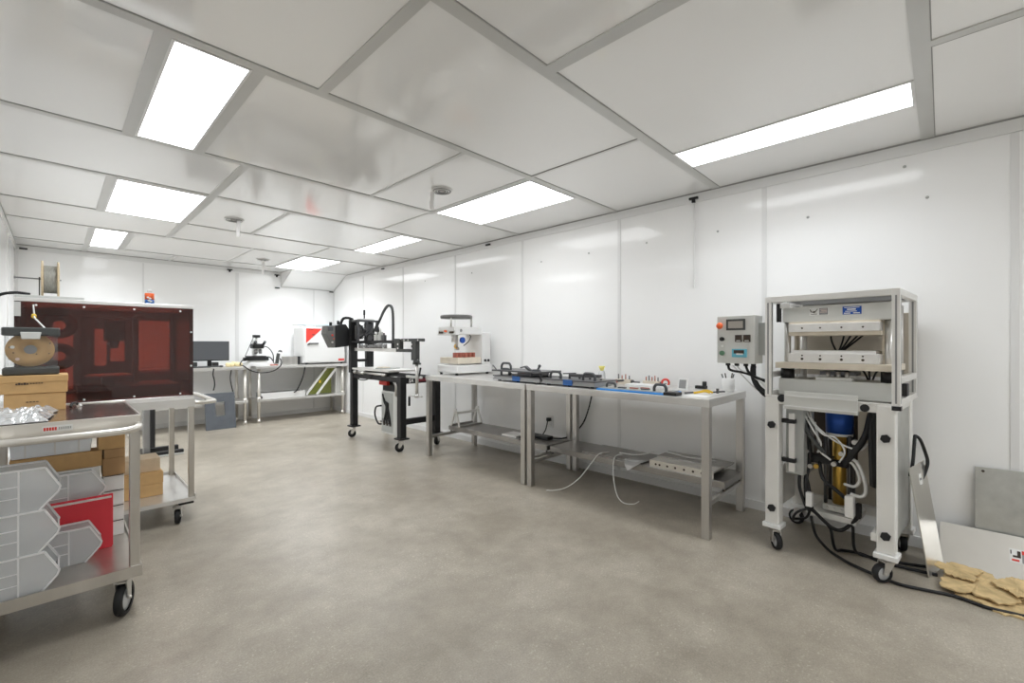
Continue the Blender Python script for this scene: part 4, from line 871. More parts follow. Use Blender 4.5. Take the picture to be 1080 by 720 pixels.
m = MB(); random.seed(4)
for k in range(5): m.sphere((1.80 + .038 * k, 7.66 + random.uniform(-.02, .02), BT + .033 + random.uniform(-.004, .008)), .036, (1.1, 1, .9 + .2 * random.random()), 8)
m.build('bag', 'cream_yellow', t)
# hanging cables under the monitor table
tag(MB().tube([(1.59, 7.512, .865), (1.58, 7.51, .78), (1.595, 7.51, .70), (1.60, 7.515, .62), (1.585, 7.515, .55)], .008).build('hanging_cable', 'cable', loc=(1.59, 7.51, .86)), 'dark cable with a plug hanging under the monitor table', 'cable')
tag(MB().tube([(1.93, 8.0, .83), (1.90, 7.95, .68), (1.93, 7.95, .50), (1.97, 8.0, .38)], .008).build('hanging_cable', 'cable', loc=(1.93, 8, .8)), 'dark cable hanging near the right legs of the monitor table', 'cable')
# microscope
t = thing('microscope', 'black and white stereo microscope with cables on the back wall table', 'microscope', (2.22, 7.72, BT))
m = MB(); m.prism([(2.03, BT), (2.44, BT), (2.40, BT + .055), (2.08, BT + .055)], 'y', 7.60, 7.86); m.build('base', 'white', t, bevel=.006)
m = MB(); m.box(2.09, 2.33, 7.62, 7.80, BT + .055, BT + .085); m.build('stage_support', 'machine_grey', t)
m = MB(); m.box(2.06, 2.31, 7.60, 7.80, BT + .085, BT + .155); m.build('stage', 'black', t, bevel=.006)
for x in (2.03, 2.345): MB().cyl((x - .02, 7.70, BT + .105), (x + .02, 7.70, BT + .105), .028, n=14).build('stage_knob', 'black', t)
MB().box(2.17, 2.23, 7.80, 7.86, BT + .055, BT + .40).build('column', 'white', t, bevel=.006)
m = MB(); m.box(2.17, 2.26, 7.68, 7.80, BT + .235, BT + .27); m.build('arm', 'white', t)
for x in (2.185, 2.245): MB().cyl((x, 7.68, BT + .155 + .04), (x, 7.70, BT + .25), .022, .028, n=12).build('objective', 'alu_dark', t)
m = MB(); m.box(2.13, 2.29, 7.64, 7.80, BT + .27, BT + .345); m.build('head', 'black', t, bevel=.012)
for x in (2.145, 2.275): MB().cyl((x, 7.64, BT + .33), (x, 7.56, BT + .375), .020, n=12).build('eyepiece', 'black', t)
m = MB(); m.cyl((2.20, 7.72, BT + .345), (2.20, 7.72, BT + .44), .014, n=12); m.build('camera_tube', 'zinc', t)
m = MB(); m.box(2.155, 2.245, 7.68, 7.76, BT + .44, BT + .482); m.build('camera', 'black', t, bevel=.005)
MB().tube([(2.16, 7.70, BT + .46), (2.11, 7.68, BT + .35), (2.06, 7.68, BT + .22), (2.03, 7.66, BT + .16)], .0045).build('cable', 'cable', t)
MB().tube([(2.06, 7.60, BT + .15), (1.97, 7.56, BT + .10), (1.93, 7.545, BT + .03), (1.97, 7.52, BT + .012), (2.06, 7.505, BT - .06), (2.2, 7.50, BT - .10), (2.36, 7.50, BT - .085), (2.47, 7.51, BT - .02), (2.51, 7.54, BT + .05), (2.50, 7.60, BT + .12)], .008).build('cable', 'cable', t)
MB().tube([(2.28, 7.70, BT + .31), (2.36, 7.68, BT + .28), (2.42, 7.66, BT + .18), (2.425, 7.64, BT + .05), (2.44, 7.62, BT + .012)], .007).build('cable', 'cable', t)
MB().tube([(2.30, 7.62, BT + .14), (2.36, 7.60, BT + .13), (2.41, 7.60, BT + .06), (2.42, 7.62, BT + .012)], .008).build('cable', 'cable', t)
t = thing('joystick_controller', 'small white and black joystick unit right of the microscope', 'controller', (2.49, 7.62, BT))
m = MB(); m.bar((2.47, 7.62, BT), (2.51, 7.62, BT + .21), .07, .06, (1, 0, 0)); m.build('body', 'white', t, bevel=.008)
m = MB(); m.bar((2.452, 7.585, BT + .03), (2.478, 7.585, BT + .19), .045, .02, (0, 1, 0)); m.sphere((2.515, 7.62, BT + .215), .03); m.build('grip', 'charcoal', t)
tag(MB().box(2.36, 2.46, 7.54, 7.60, BT, BT + .018).build('remote', 'copper', loc=(2.4, 7.57, BT), bevel=.004), 'small brown block lying left of the joystick unit', 'block')
t = thing('metal_case', 'low brushed metal case between the joystick unit and the oven', 'case', (2.68, 7.80, BT))
MB().box(2.56, 2.80, 7.66, 7.95, BT, BT + .135).build('body', 'steel', t, bevel=.004)
MB().box(2.80, 2.835, 7.66, 7.95, BT, BT + .135).build('side_cap', 'black', t)
# oven with red triangle
t = thing('lab_oven', 'white laboratory oven with a red triangle on its door', 'oven', (3.2, 7.72, BT))
for x in (2.90, 3.50):
    for y in (7.56, 7.98): MB().cyl((x, y, BT), (x, y, .90), .02, n=12).build('foot', 'rubber', t)
MB().box(2.86, 3.55, 7.56, 8.02, .90, 1.492).build('cabinet', 'white', t, bevel=.012)
dr = MB().box(2.865, 3.545, 7.535, 7.56, .915, 1.485).build('door', 'white', t, bevel=.006)
m = MB(); m.prism([(2.885, 1.478), (3.15, 1.478), (2.885, 1.235)], 'y', 7.531, 7.5352); tri = m.build('red_triangle', 'red', dr)
m = MB(); m.box(2.93, 3.0, 7.529, 7.531, 1.458, 1.468); m.box(2.985, 3.02, 7.529, 7.531, 1.365, 1.380); m.build('lettering', 'ink', tri)
m = MB(); m.bar((2.905, 7.523, 1.205), (2.94, 7.523, 1.228), .02, .016); m.bar((2.94, 7.523, 1.228), (3.08, 7.523, 1.228), .02, .016); m.build('handle', 'black', dr)
m = MB(); m.box(3.43, 3.535, 7.532, 7.5352, .93, .965); m.build('red_badge', 'red', dr)
tag(MB().box(2.84, 3.46, 7.62, 7.95, 1.4925, 1.502).build('clear_sheet', 'sheet_clear', loc=(3.1, 7.8, 1.49)), 'clear plastic sheet lying on top of the oven', 'sheet')
t = thing('rod_rack', 'thin pale blue rods of a rack lying above the oven', 'rack', (3.2, 7.85, 1.502))
for y in (7.66, 7.90): MB().cyl((2.80, y, 1.545), (3.55, y, 1.545), .010, n=8).build('rod', mat('pale_blue_rod', (.55, .66, .72), .3) if y < 7.8 else 'machine_grey', t)
for x in (2.92, 3.2, 3.45): MB().box(x - .006, x + .006, 7.65, 7.91, 1.502, 1.536).build('rack_foot', 'sheet_clear', t)
# under the oven table
t = thing('channel_tray', 'long white channel lying on the undershelf below the microscope table', 'channel', (2.6, 7.65, .36))
m = MB(); m.box(2.22, 2.88, 7.56, 7.85, .3605, .372); m.box(2.22, 2.88, 7.56, 7.572, .372, .452); m.box(2.22, 2.88, 7.838, 7.85, .372, .452); m.build('channel', 'white', t, bevel=.002)
m = MB(); m.box(2.22, 2.235, 7.545, 7.56, .375, .41); m.build('end_clip', 'black', t)
MB().box(2.23, 2.87, 7.575, 7.835, .372, .4515).build('insert', 'alu_dark', t)
t = thing('framed_screen', 'tilted yellow green screen in a pale frame under the oven', 'screen frame', (3.1, 7.7, .36))
p0, p1 = Vector((2.90, 7.60, .372)), Vector((3.26, 7.60, .80)); q0, q1 = Vector((3.06, 7.60, .372)), Vector((3.40, 7.60, .79))
m = MB(); m.hexa([(2.93, 7.62, .372), (3.10, 7.62, .372), (3.42, 7.62, .80), (3.26, 7.62, .80)], [(2.93, 7.64, .372), (3.10, 7.64, .372), (3.42, 7.64, .80), (3.26, 7.64, .80)]); m.build('screen_mesh', 'olive', t)
for a, b in (((2.915, 7.61, .372), (3.245, 7.61, .80)), ((3.08, 7.575, .372), (3.40, 7.575, .79))): MB().bar(a, b, .03, .03, (0, 1, 0)).build('frame_bar', 'offwhite', t)
MB().box(3.24, 3.425, 7.60, 7.99, .802, .822).build('frame_bar', 'offwhite', t)
m = MB(); m.hexa([(3.02, 7.66, .372), (3.36, 7.66, .372), (3.36, 7.66, .78), (3.22, 7.66, .78)], [(3.02, 7.675, .372), (3.36, 7.675, .372), (3.36, 7.675, .78), (3.22, 7.675, .78)]); m.build('rear_screen', 'olive', t)
MB().box(3.13, 3.16, 7.611, 7.62, .555, .60).build('sticker', 'yellow', t)
for k in range(3): tag(MB().box(3.435 + .037 * k, 3.463 + .037 * k, 7.645, 7.95, .3605, .80).build('white_board', 'offwhite', loc=(3.4 + .04 * k, 7.7, .36), bevel=.002), ('leftmost', 'middle', 'rightmost')[k] + ' upright white board at the right end of the oven table undershelf', 'board', 'upright white boards')
tag(MB().tube([(2.86, 7.512, .84), (2.84, 7.53, .70), (2.80, 7.54, .58), (2.74, 7.548, .46), (2.70, 7.552, .435)], .010).build('hanging_cable', 'cable', loc=(2.8, 7.5, .84)), 'black cable hanging down in front of the oven table shelf', 'cable')
# grey panel with a square opening leaning on the monitor table
t = thing('slotted_panel', 'slate grey panel with a square opening leaning against the monitor table', 'panel', (1.67, 7.44, 0))
def lean(z): return 7.40 + .10 * z / .5
m = MB()
def pz(x0, x1, z0, z1): m.hexa([(x0, lean(z0), z0), (x1, lean(z0), z0), (x1, lean(z0) + .02, z0), (x0, lean(z0) + .02, z0)], [(x0, lean(z1), z1), (x1, lean(z1), z1), (x1, lean(z1) + .02, z1), (x0, lean(z1) + .02, z1)])
pz(1.475, 1.60, 0.001, .51); pz(1.715, 1.845, 0.001, .51); pz(1.60, 1.715, .001, .185); pz(1.60, 1.715, .385, .51); m.build('panel', 'slate', t)
# small black stand on the floor behind the enclosure cart
t = thing('foot_stand', 'black upright stand with a floor base seen beneath the enclosure cart', 'stand', (.76, 6.3, 0))
MB().box(.715, .755, 6.10, 6.30, .10, .60).build('upright', 'black', t, bevel=.003)
m = MB(); m.box(.66, .715, 6.13, 6.20, .03, .60); m.build('rear_post', 'alu_dark', t)
m = MB(); m.box(.66, 1.0, 6.06, 6.12, 0.0, .05); m.box(.66, .72, 6.06, 6.42, 0.0, .05); m.box(.72, 1.0, 6.36, 6.42, 0, .05); m.build('base', 'black', t, bevel=.004)
m = MB(); m.box(.70, 1.0, 6.05, 6.06, .004, .018); m.build('base_edge', 'machine_grey', t)
MB().tube([(.70, 6.18, .60), (.76, 6.16, .640), (.85, 6.15, .648), (.96, 6.15, .615)], .016).build('lever', 'black', t)
m = MB(); m.lathe([(.016, -.012), (.034, -.012), (.034, .012), (.016, .012), (.016, -.012)], (.645, 6.12, .59), (0, 1, 0), 20); m.build('ring', 'black', t)

# ------------------------------------------------------------------ carts at left
# front cart: narrow, handle on the end toward the camera
ax0, ax1, ay0, ay1, az = -.20, .272, 2.60, 3.32, .902
t = thing('utility_cart', 'stainless utility cart at the left edge carrying clear bins on its lower shelf', 'cart', (.03, 2.96, 0), 'stainless utility carts')
m = MB(); m.box(ax0 + .0065, ax1 - .0065, ay0 + .0065, ay1 - .0065, az - .030, az - .018); m.build('top_pan', 'cart', t)
m = MB(); m.box(ax0 + .0065, ax1 - .0065, ay0 + .0065, ay1 - .0065, az - .0179, az - .004); m.build('top_surface', 'cart_top', t)
m = MB(); m.box(ax0, ax1, ay0, ay0 + .006, az - .055, az); m.box(ax0, ax1, ay1 - .006, ay1, az - .055, az); m.box(ax0, ax0 + .006, ay0 + .006, ay1 - .006, az - .055, az); m.box(ax1 - .006, ax1, ay0 + .006, ay1 - .006, az - .055, az)
m.build('top_rim', 'tube', t, bevel=.002)
for x in (ax0 + .003, ax1 - .039):
    for y in (ay0 + .008, ay1 - .044):
        MB().box(x, x + .036, y, y + .036, .178, az - .031).build('leg', 'cart', t, bevel=.004)
        caster(t, x + (-.022 if x > 0 else .006), y + .03, .178, .075, .030, yaw=1.15 if x > 0 else 2.3, off=.015 if x > 0 else .03, n=28)
m = MB(); m.box(ax0 + .004, ax1 - .004, ay0 + .004, ay1 - .004, .196, .204); m.box(ax0, ax1, ay0 - .004, ay0 + .008, .176, .224); m.box(ax0, ax1, ay1 - .008, ay1 + .004, .176, .224)
m.box(ax0 - .004, ax0 + .003, ay0, ay1, .176, .224); m.box(ax1 - .003, ax1 + .004, ay0, ay1, .176, .224); m.build('lower_shelf', 'cart', t)
m = MB(); m.tube([(ax1 - .015, ay0 + .01, .858), (ax1 - .012, ay0 - .030, .855), (ax1 - .030, ay0 - .075, .851), (ax1 - .085, ay0 - .095, .848), (.03, ay0 - .098, .848), (ax0 + .085, ay0 - .095, .848), (ax0 + .03, ay0 - .075, .851), (ax0 + .012, ay0 - .03, .855), (ax0 + .015, ay0 + .01, .858)], .0145, 12); m.build('handle', 'tube', t)
m = MB(); m.box(-.036, .052, ay0 - .0015, ay0, .862, .887); g = m.build('maker_label', 'paper', t)
m = MB()
for k in range(5): m.box(-.032 + .0078 * k, -.026 + .0078 * k, ay0 - .0022, ay0 - .0015, .868, .881)
m.build('red_print', 'red', g)
m = MB()
for k in range(6): m.box(.0105 + .0065 * k, .0150 + .0065 * k, ay0 - .0022, ay0 - .0015, .870, .880)
m.build('grey_print', 'box_grey', g)
AT = az - .004
# boxes on the cart top
def carton(x0, x1, y0, y1, z0, z1, m_, label, cat='box', group=None, lid=None, print_=None, name='cardboard_box'):
    t = thing(name, label, cat, ((x0 + x1) / 2, (y0 + y1) / 2, z0), group)
    MB().box(x0, x1, y0, y1, z0, z1).build('body', m_, t, bevel=.003)
    if lid: MB().box(x0 - .002, x1 + .002, y0 - .002, y1 + .002, z1 - lid, z1 + .0015).build('lid', m_, t, bevel=.002)
    if print_:
        for a, b, z, h in print_: MB().box(a, b, y0 - .0035, y0 - .0004, z, z + h).build('print_line', 'ink', t)
    return t
carton(-.165, .038, 3.10, 3.29, AT, .984, 'card', 'lower yellow brown flat carton on the front cart top', 'box', 'yellow brown cartons on the cart', None, [(-.095 + .011 * k, -.087 + .011 * k, .943, .004) for k in range(4)])
carton(-.215, .044, 3.095, 3.30, .985, 1.068, 'card', 'upper yellow brown flat carton under the filament box', 'box', 'yellow brown cartons on the cart', .03, [(-.128 + .0085 * k, -.121 + .0085 * k, 1.028, .006 + .003 * (k % 2)) for k in range(5)] + [(-.082 + .009 * k, -.076 + .009 * k, 1.031, .004) for k in range(5)])
# filament box
t = thing('filament_box', 'clear filament box with dark grey lid and a brown cardboard spool inside', 'filament box', (-.08, 3.2, 1.07))
bx0, bx1, by0, by1, bz = -.172, .016, 3.13, 3.24, 1.0705
MB().box(bx0, bx1, by0, by1, bz, bz + .038).build('base', 'charcoal', t, bevel=.008)
m = MB(); m.box(bx0 + .006, bx1 - .006, by0 + .005, by0 + .008, bz + .038, bz + .188); m.box(bx0 + .006, bx1 - .006, by1 - .008, by1 - .005, bz + .038, bz + .188); m.box(bx0 + .006, bx0 + .009, by0 + .008, by1 - .008, bz + .038, bz + .188); m.box(bx1 - .009, bx1 - .006, by0 + .008, by1 - .008, bz + .038, bz + .188)
m.build('clear_body', 'sheet_clear', t)
ld = MB().box(bx0 - .002, bx1 + .002, by0 - .002, by1 + .002, bz + .188, bz + .228).build('lid', 'charcoal', t, bevel=.006)
MB().prism([(-.115, bz + .206), (-.045, bz + .206), (-.050, bz + .172), (-.110, bz + .172)], 'y', by0 - .012, by0 - .002).build('latch', 'machine_grey', ld, bevel=.003)
sp = MB().lathe([(.022, -.032), (.082, -.032), (.082, -.028), (.050, -.028), (.050, .028), (.082, .028), (.082, .032), (.022, .032), (.022, -.032)], (-.082, 3.185, bz + .122), (0, 1, 0), 36).build('cardboard_spool', 'card', t)
m = MB(); m.lathe([(.052, -.027), (.076, -.027), (.076, .027), (.052, .027), (.052, -.027)], (-.082, 3.185, bz + .122), (0, 1, 0), 30); m.build('filament', 'charcoal', sp)
m = MB(); m.cyl((-.082, 3.152, bz + .122), (-.082, 3.218, bz + .122), .0215, n=20); m.build('core', 'alu_dark', sp)
for (dx, dz, mm_) in ((-.058, .012, 'paper'), (-.042, -.045, 'pinkish'), (-.068, .012, 'ink'), (.02, -.022, 'ink'), (-.055, -.015, 'ink'), (.065, .03, 'ink'), (.062, -.02, 'ink')):
    MB().cyl((-.082 + dx, 3.1535, bz + .122 + dz), (-.082 + dx, 3.152, bz + .122 + dz), .0075 if mm_ in ('paper', 'pinkish') else .003, n=12).build('spool_mark', mm_, sp)
MB().tube([(-.035, 3.19, 1.298), (-.06, 3.3, 1.335), (-.075, 3.45, 1.36), (-.08, 3.60, 1.39), (-.085, 3.68, 1.44)], .0035, 8).build('filament_tube', 'wcable', t)
MB().cyl((-.0785, 3.50, 1.366), (-.0795, 3.54, 1.375), .010, n=10).build('tube_coupler', 'yellow', t)
# crumpled clear film
def film():
    nx, ny = 26, 34; x0, x1, y0, y1 = -.185, .012, 2.63, 3.06; vs = []
    for j in range(ny + 1):
        for i in range(nx + 1):
            u, v = i / nx, j / ny
            x = x0 + (x1 - x0) * u + .012 * noise.noise((v * 5, 1.3, u * 2)) - (.05 * (1 - v) * max(0, u - .3)); y = y0 + (y1 - y0) * v + .012 * noise.noise((u * 5, 3.1, 0))
            e = min(1, 5 * min(u + .2, 1 - u, v, 1 - v))
            z = AT + .005 + e * (.020 + .030 * abs(noise.noise((u * 4.2, v * 6, .5))) + .014 * abs(noise.noise((u * 11, v * 15, 2.5))))
            vs.append((x, y, z))
    m = MB(); m.add(vs, [(j * (nx + 1) + i, j * (nx + 1) + i + 1, (j + 1) * (nx + 1) + i + 1, (j + 1) * (nx + 1) + i) for j in range(ny) for i in range(nx)])
    o = m.build('plastic_film', 'film', loc=(-.08, 2.85, AT)); sd = o.modifiers.new('t', 'SOLIDIFY'); sd.thickness = .002; sd.offset = 1
    tag(o, 'crumpled shiny clear plastic film lying on the front cart top', 'plastic film')
film()
t = thing('cable_tie', 'small black and white curled tie on the cart top beside the cartons', 'cable tie', (.075, 3.16, AT))
MB().tube([(.055, 3.13, AT + .006), (.06, 3.15, AT + .02), (.075, 3.17, AT + .022), (.085, 3.18, AT + .008)], .006).build('tie', 'black', t)
MB().cyl((.082, 3.172, AT + .008), (.092, 3.182, AT + .006), .008, n=10).build('tip', 'white', t)

# clear hopper bins (open front toward +x)
SH = .2045
def clear_bin(x1, L, y0, W, z0, Hh, label, group):
    x0 = x1 - L; th = .003; y1 = y0 + W
    t = thing('clear_bin', label, 'bin', ((x0 + x1) / 2, (y0 + y1) / 2, z0), group)
    prof = [(x0, z0), (x1 - L * .28, z0), (x1 - L * .03, z0 + Hh * .38), (x1, z0 + Hh * .50), (x1 - L * .20, z0 + Hh), (x0, z0 + Hh)]
    m = MB()
    m.prism(prof, 'y', y0, y0 + th); m.prism(prof, 'y', y1 - th, y1)
    m.box(x0, x1 - L * .28, y0 + th, y1 - th, z0, z0 + th); m.box(x0, x0 + th, y0 + th, y1 - th, z0 + th, z0 + Hh)
    a, b, c = prof[1], prof[2], prof[3]
    m.hexa([(a[0], y0 + th, a[1]), (b[0], y0 + th, b[1]), (b[0], y1 - th, b[1]), (a[0], y1 - th, a[1])], [(a[0] - .003, y0 + th, a[1] + .003), (b[0] - .003, y0 + th, b[1] + .003), (b[0] - .003, y1 - th, b[1] + .003), (a[0] - .003, y1 - th, a[1] + .003)])
    m.hexa([(b[0], y0 + th, b[1]), (c[0], y0 + th, c[1]), (c[0], y1 - th, c[1]), (b[0], y1 - th, b[1])], [(b[0] - .003, y0 + th, b[1] + .002), (c[0] - .003, y0 + th, c[1] + .002), (c[0] - .003, y1 - th, c[1] + .002), (b[0] - .003, y1 - th, b[1] + .002)])
    m.build('body', 'clear', t)
    m = MB()
    for yy in (y0 - .003, y1 - .004):
        P = [Vector((p[0], yy + .0035, p[1])) for p in prof]
        for i, j in ((1, 2), (2, 3), (3, 4), (4, 5)): m.bar(P[i], P[j], .007, .009, (0, 1, 0))
    m.bar((x1 - .002, y0, z0 + Hh * .5), (x1 - .002, y1, z0 + Hh * .5), .006, .010)
    m.bar((x0, y0, z0 + Hh), (x0, y1, z0 + Hh), .007, .008)
    m.build('rim', 'clear_rib', t)
    m = MB(); xr = x0 + L * .46
    m.box(xr - .003, xr + .003, y0 - .0025, y0, z0 + .004, z0 + Hh - .004)
    for k in (.35, .62): m.box(x0, xr, y0 - .002, y0, z0 + Hh * k, z0 + Hh * k + .004)
    m.build('side_rib', 'clear_rib', t)
    return t
g = 'clear stacking bins on the front cart'
clear_bin(.013, .212, 2.625, .150, SH, .168, 'lowest clear bin in the front stack of three', g)
clear_bin(.013, .212, 2.625, .150, SH + .172, .168, 'middle clear bin in the front stack of three', g)
clear_bin(.016, .215, 2.625, .150, SH + .344, .168, 'topmost clear bin in the front stack, with dark parts inside', g)
clear_bin(.155, .205, 2.865, .105, SH, .160, 'clear bin standing in front of the red folder', g)
clear_bin(.180, .250, 3.045, .085, SH + .21, .170, 'clear bin raised behind the red folder below the cartons', g)
carton(-.07, .165, 3.045, 3.13, SH, SH + .208, 'paper', 'white box behind the red folder that holds up a clear bin', 'box', name='white_box')
for z, n_, lb, cc in ((SH + .347, 5, 'dark blue grey parts bagged inside the topmost clear bin', 'parts'), (SH + .175, 3, 'grey part lying inside the middle clear bin', 'parts')):
    m = MB(); random.seed(n_)
    for k in range(n_): m.sphere((-.15 + .115 * k / max(1, n_ - 1) + random.uniform(-.008, .008), 2.70 + random.uniform(-.02, .02), z + .032 + random.uniform(0, .012)), .030, (1, 1, .75), 8)
    tag(m.build('part_bag', mat('slate_parts_%d' % n_, (.16, .19, .25), .5), loc=(-.1, 2.7, z)), lb, cc)
# red folder
t = thing('red_folder', 'glossy red folder standing upright behind the small clear bin', 'folder', (.1, 3.0, SH))
MB().box(-.06, .200, 2.990, 2.994, SH, SH + .245).build('cover', 'redboard', t, bevel=.001)
MB().box(-.06, .205, 3.010, 3.014, SH, SH + .262).build('cover', 'redboard', t, bevel=.001)
MB().box(-.055, .198, 2.995, 3.009, SH + .004, SH + .252).build('paper_stack', 'paper', t)
# white cartons stacked at the back right, cartons on top
for k in range(4):
    z = SH + .0805 * k
    carton(.175, .258, 3.150, 3.265, z, z + .080, 'paper', ['lowest', 'second from bottom', 'third from bottom', 'topmost'][k] + ' white flat box in the pile by the rear right cart leg', 'box', 'white flat boxes on the front cart', None, [(.18, .256, z + .076, .003)], 'white_box')
carton(-.16, .165, 3.150, 3.27, SH, SH + .38, 'paper', 'large white box under the long cardboard carton at the back of the cart', 'box', name='white_box')
carton(-.15, .172, 3.15, 3.26, SH + .3805, SH + .462, 'card', 'long brown carton lying across the back of the lower shelf', 'box')
t = carton(.173, .262, 3.14, 3.27, SH + .323, SH + .415, 'card_dark', 'brown carton standing on the white flat boxes', 'box')
t = carton(.156, .262, 3.14, 3.27, SH + .463, SH + .54, 'card', 'light brown carton at the top right, under the cart top', 'box')
carton(.178, .262, 3.14, 3.27, SH + .4155, SH + .4625, 'card_dark', 'thin brown carton between the two brown cartons at the right', 'box')
t = thing('white_tub', 'white plastic tub resting on the long brown carton', 'tub', (0, 3.2, SH + .463))
m = MB(); m.prism([(-.145, SH + .463), (.128, SH + .463), (.140, SH + .570), (-.155, SH + .570)], 'y', 3.16, 3.26); m.build('tub', mat('white_plastic', (.86, .90, .94), .4), t, bevel=.004)
for x in (-.10, .0, .085): MB().box(x - .003, x + .003, 3.1565, 3.16, SH + .47, SH + .562).build('rib', 'white', t)

# enclosure cart behind
bx0, bx1, by0, by1, bz = -.30, .672, 3.69, 4.47, .842
t = thing('utility_cart', 'stainless cart carrying the smoked red enclosure, with a side handle', 'cart', (.2, 4.08, 0), 'stainless utility carts')
m = MB(); m.box(bx0, bx1, by0, by1, bz - .010, bz); m.box(bx0, bx1, by0, by0 + .006, bz - .05, bz - .01); m.box(bx0, bx1, by1 - .006, by1, bz - .05, bz - .01); m.box(bx0, bx0 + .006, by0 + .006, by1 - .006, bz - .05, bz - .01); m.box(bx1 - .006, bx1, by0 + .006, by1 - .006, bz - .05, bz - .01)
m.build('top_pan', 'steel_top', t)
for x in (bx0 + .002, bx1 - .036):
    for y in (by0 + .007, by1 - .041):
        MB().box(x, x + .034, y, y + .034, .145, bz - .011).build('leg', 'cart', t, bevel=.004)
        MB().box(x - .05 if x > 0 else x, x + .03 if x > 0 else x + .08, y, y + .06 if y < 4 else y + .03, .128, .145).build('caster_plate', 'black', t)
        caster(t, x - .055 + (.03 if x < 0 else 0), y + .03, .128, .050, .028, yaw=1.3, off=.01, centre='black')
m = MB(); m.box(bx0 + .004, bx1 - .004, by0 + .004, by1 - .004, .165, .172); m.box(bx0, bx1 - .0, by0 - .003, by0 + .006, .146, .172); m.box(bx0, bx1, by1 - .006, by1 + .003, .146, .195); m.box(bx1 - .001, bx1 + .004, by0, by1, .146, .19); m.build('lower_shelf', 'steel_top', t)
m = MB(); m.tube([(bx1 - .004, by0 + .02, .815), (bx1 + .05, by0 + .02, .813), (bx1 + .115, by0 + .06, .812), (bx1 + .130, by0 + .14, .812), (bx1 + .130, by1 - .14, .812), (bx1 + .115, by1 - .06, .812), (bx1 + .05, by1 - .02, .813), (bx1 - .004, by1 - .02, .815)], .0145, 12); m.build('handle', 'tube', t)
carton(.22, .525, 3.90, 4.10, .1725, .255, 'card', 'lower brown carton on the enclosure cart shelf', 'box', 'cartons on the enclosure cart')
carton(.22, .527, 3.90, 4.10, .2555, .335, 'card', 'middle brown carton on the enclosure cart shelf', 'box', 'cartons on the enclosure cart')
carton(.22, .515, 3.94, 4.14, .3355, .425, 'card_pale', 'pale topmost carton on the enclosure cart shelf', 'box', 'cartons on the enclosure cart')
# enclosure
ex0, ex1, ey0, ey1, z0, z1 = -.158, .662, 3.70, 4.42, .8425, 1.482
t = thing('printer_enclosure', 'enclosure with smoked red front panel around a printer, on the second cart', 'enclosure', (.25, 4.06, z0))
m = MB(); m.box(ex0, ex1, ey0, ey1, z0, z0 + .025); m.build('base_frame', 'alu', t, bevel=.003)
for x in (ex0, ex1 - .02):
    for y in (ey0, ey1 - .02): MB().box(x, x + .02, y, y + .02, z0 + .025, z1 - .022).build('corner_post', 'alu_dark', t)
for y in (ey0, ey1 - .022): MB().box(ex0, ex1, y, y + .022, z1 - .022, z1).build('top_rail', 'alu', t, bevel=.002)
for x in (ex0, ex1 - .022): MB().box(x, x + .022, ey0 + .022, ey1 - .022, z1 - .022, z1).build('top_rail', 'alu', t, bevel=.002)
fp = MB().box(ex0, ex1, ey0 - .005, ey0 - .0005, z0 + .028, z1 - .024).build('front_panel', 'acrylic', t)
for x, z in [(-.075, 1.440), (.122, 1.440), (.352, 1.440), (.590, 1.440), (.122, .885), (.352, .885), (.590, .885), (.650, 1.30), (.650, 1.07)]:
    MB().lathe([(.0005, -.003), (.004, -.003), (.006, -.001), (.006, 0)], (x, ey0 - .0055, z), (0, 1, 0), 10).build('screw', 'white', fp)
MB().box(ex1 - .004, ex1, ey0 + .02, ey1 - .02, z0 + .025, z1 - .022).build('side_panel', 'acrylic', t)
MB().box(ex0, ex0 + .004, ey0 + .02, ey1 - .02, z0 + .025, z1 - .022).build('side_panel', 'acrylic', t)
m = MB(); ya, yb, za, zb = ey1 - .006, ey1, z0 + .025, z1 - .022   # dark rear panel with cut-out windows
xs = [ex0 + .02, -.06, .09, .20, .265, .285, .365, .425, .635, ex1 - .02]
for k in range(9):
    if k % 2 == 0: m.box(xs[k], xs[k + 1], ya, yb, za, zb)
    else:
        lo_, hi_ = ((.90, 1.40), (1.06, 1.33), (1.09, 1.28), (1.0, 1.40))[k // 2]
        m.box(xs[k], xs[k + 1], ya, yb, za, lo_); m.box(xs[k], xs[k + 1], ya, yb, hi_, zb)
m.build('rear_panel', 'printer', t)
MB().box(ex0 + .022, ex1 - .022, ey0 + .022, ey1 - .022, z1 - .012, z1 - .008).build('top_panel', 'sheet_clear', t)
MB().box(ex0, ex0 + .025, ey0 - .008, ey0 - .0055, 1.375, 1.455).build('corner_bracket', 'machine_grey', t)
pr = t
m = MB(); m.box(.10, .62, 3.86, 4.32, z0 + .0255, z0 + .10); m.build('printer_base', 'printer', pr, bevel=.004)
m = MB(); m.box(.135, .365, 3.90, 4.25, 1.00, 1.012); m.build('print_bed', 'alu', pr)
m = MB(); m.box(.22, .28, 4.0, 4.15, z0 + .10, 1.0); m.build('bed_column', 'printer', pr)
for x in (.12, .385): MB().box(x, x + .03, 4.10, 4.15, z0 + .10, 1.43).build('gantry_post', 'printer', pr)
MB().box(.12, .415, 4.08, 4.15, 1.40, 1.43).build('gantry_beam', 'printer', pr)
m = MB(); m.box(.23, .335, 4.0, 4.10, 1.24, 1.38); m.cyl((.28, 4.05, 1.19), (.28, 4.05, 1.24), .02, .03, n=12); m.build('print_head', 'charcoal', pr, bevel=.006)
for k in range(2): MB().lathe([(.03, -.03), (.085, -.03), (.085, .03), (.03, .03), (.03, -.03)], (.02, 4.1, 1.34 - .2 * k), (0, 1, 0), 28).build('filament_spool', 'printer', pr)
MB().box(-.10, .06, 3.95, 4.05, 1.40, 1.44).build('spool_shelf', 'charcoal', pr)
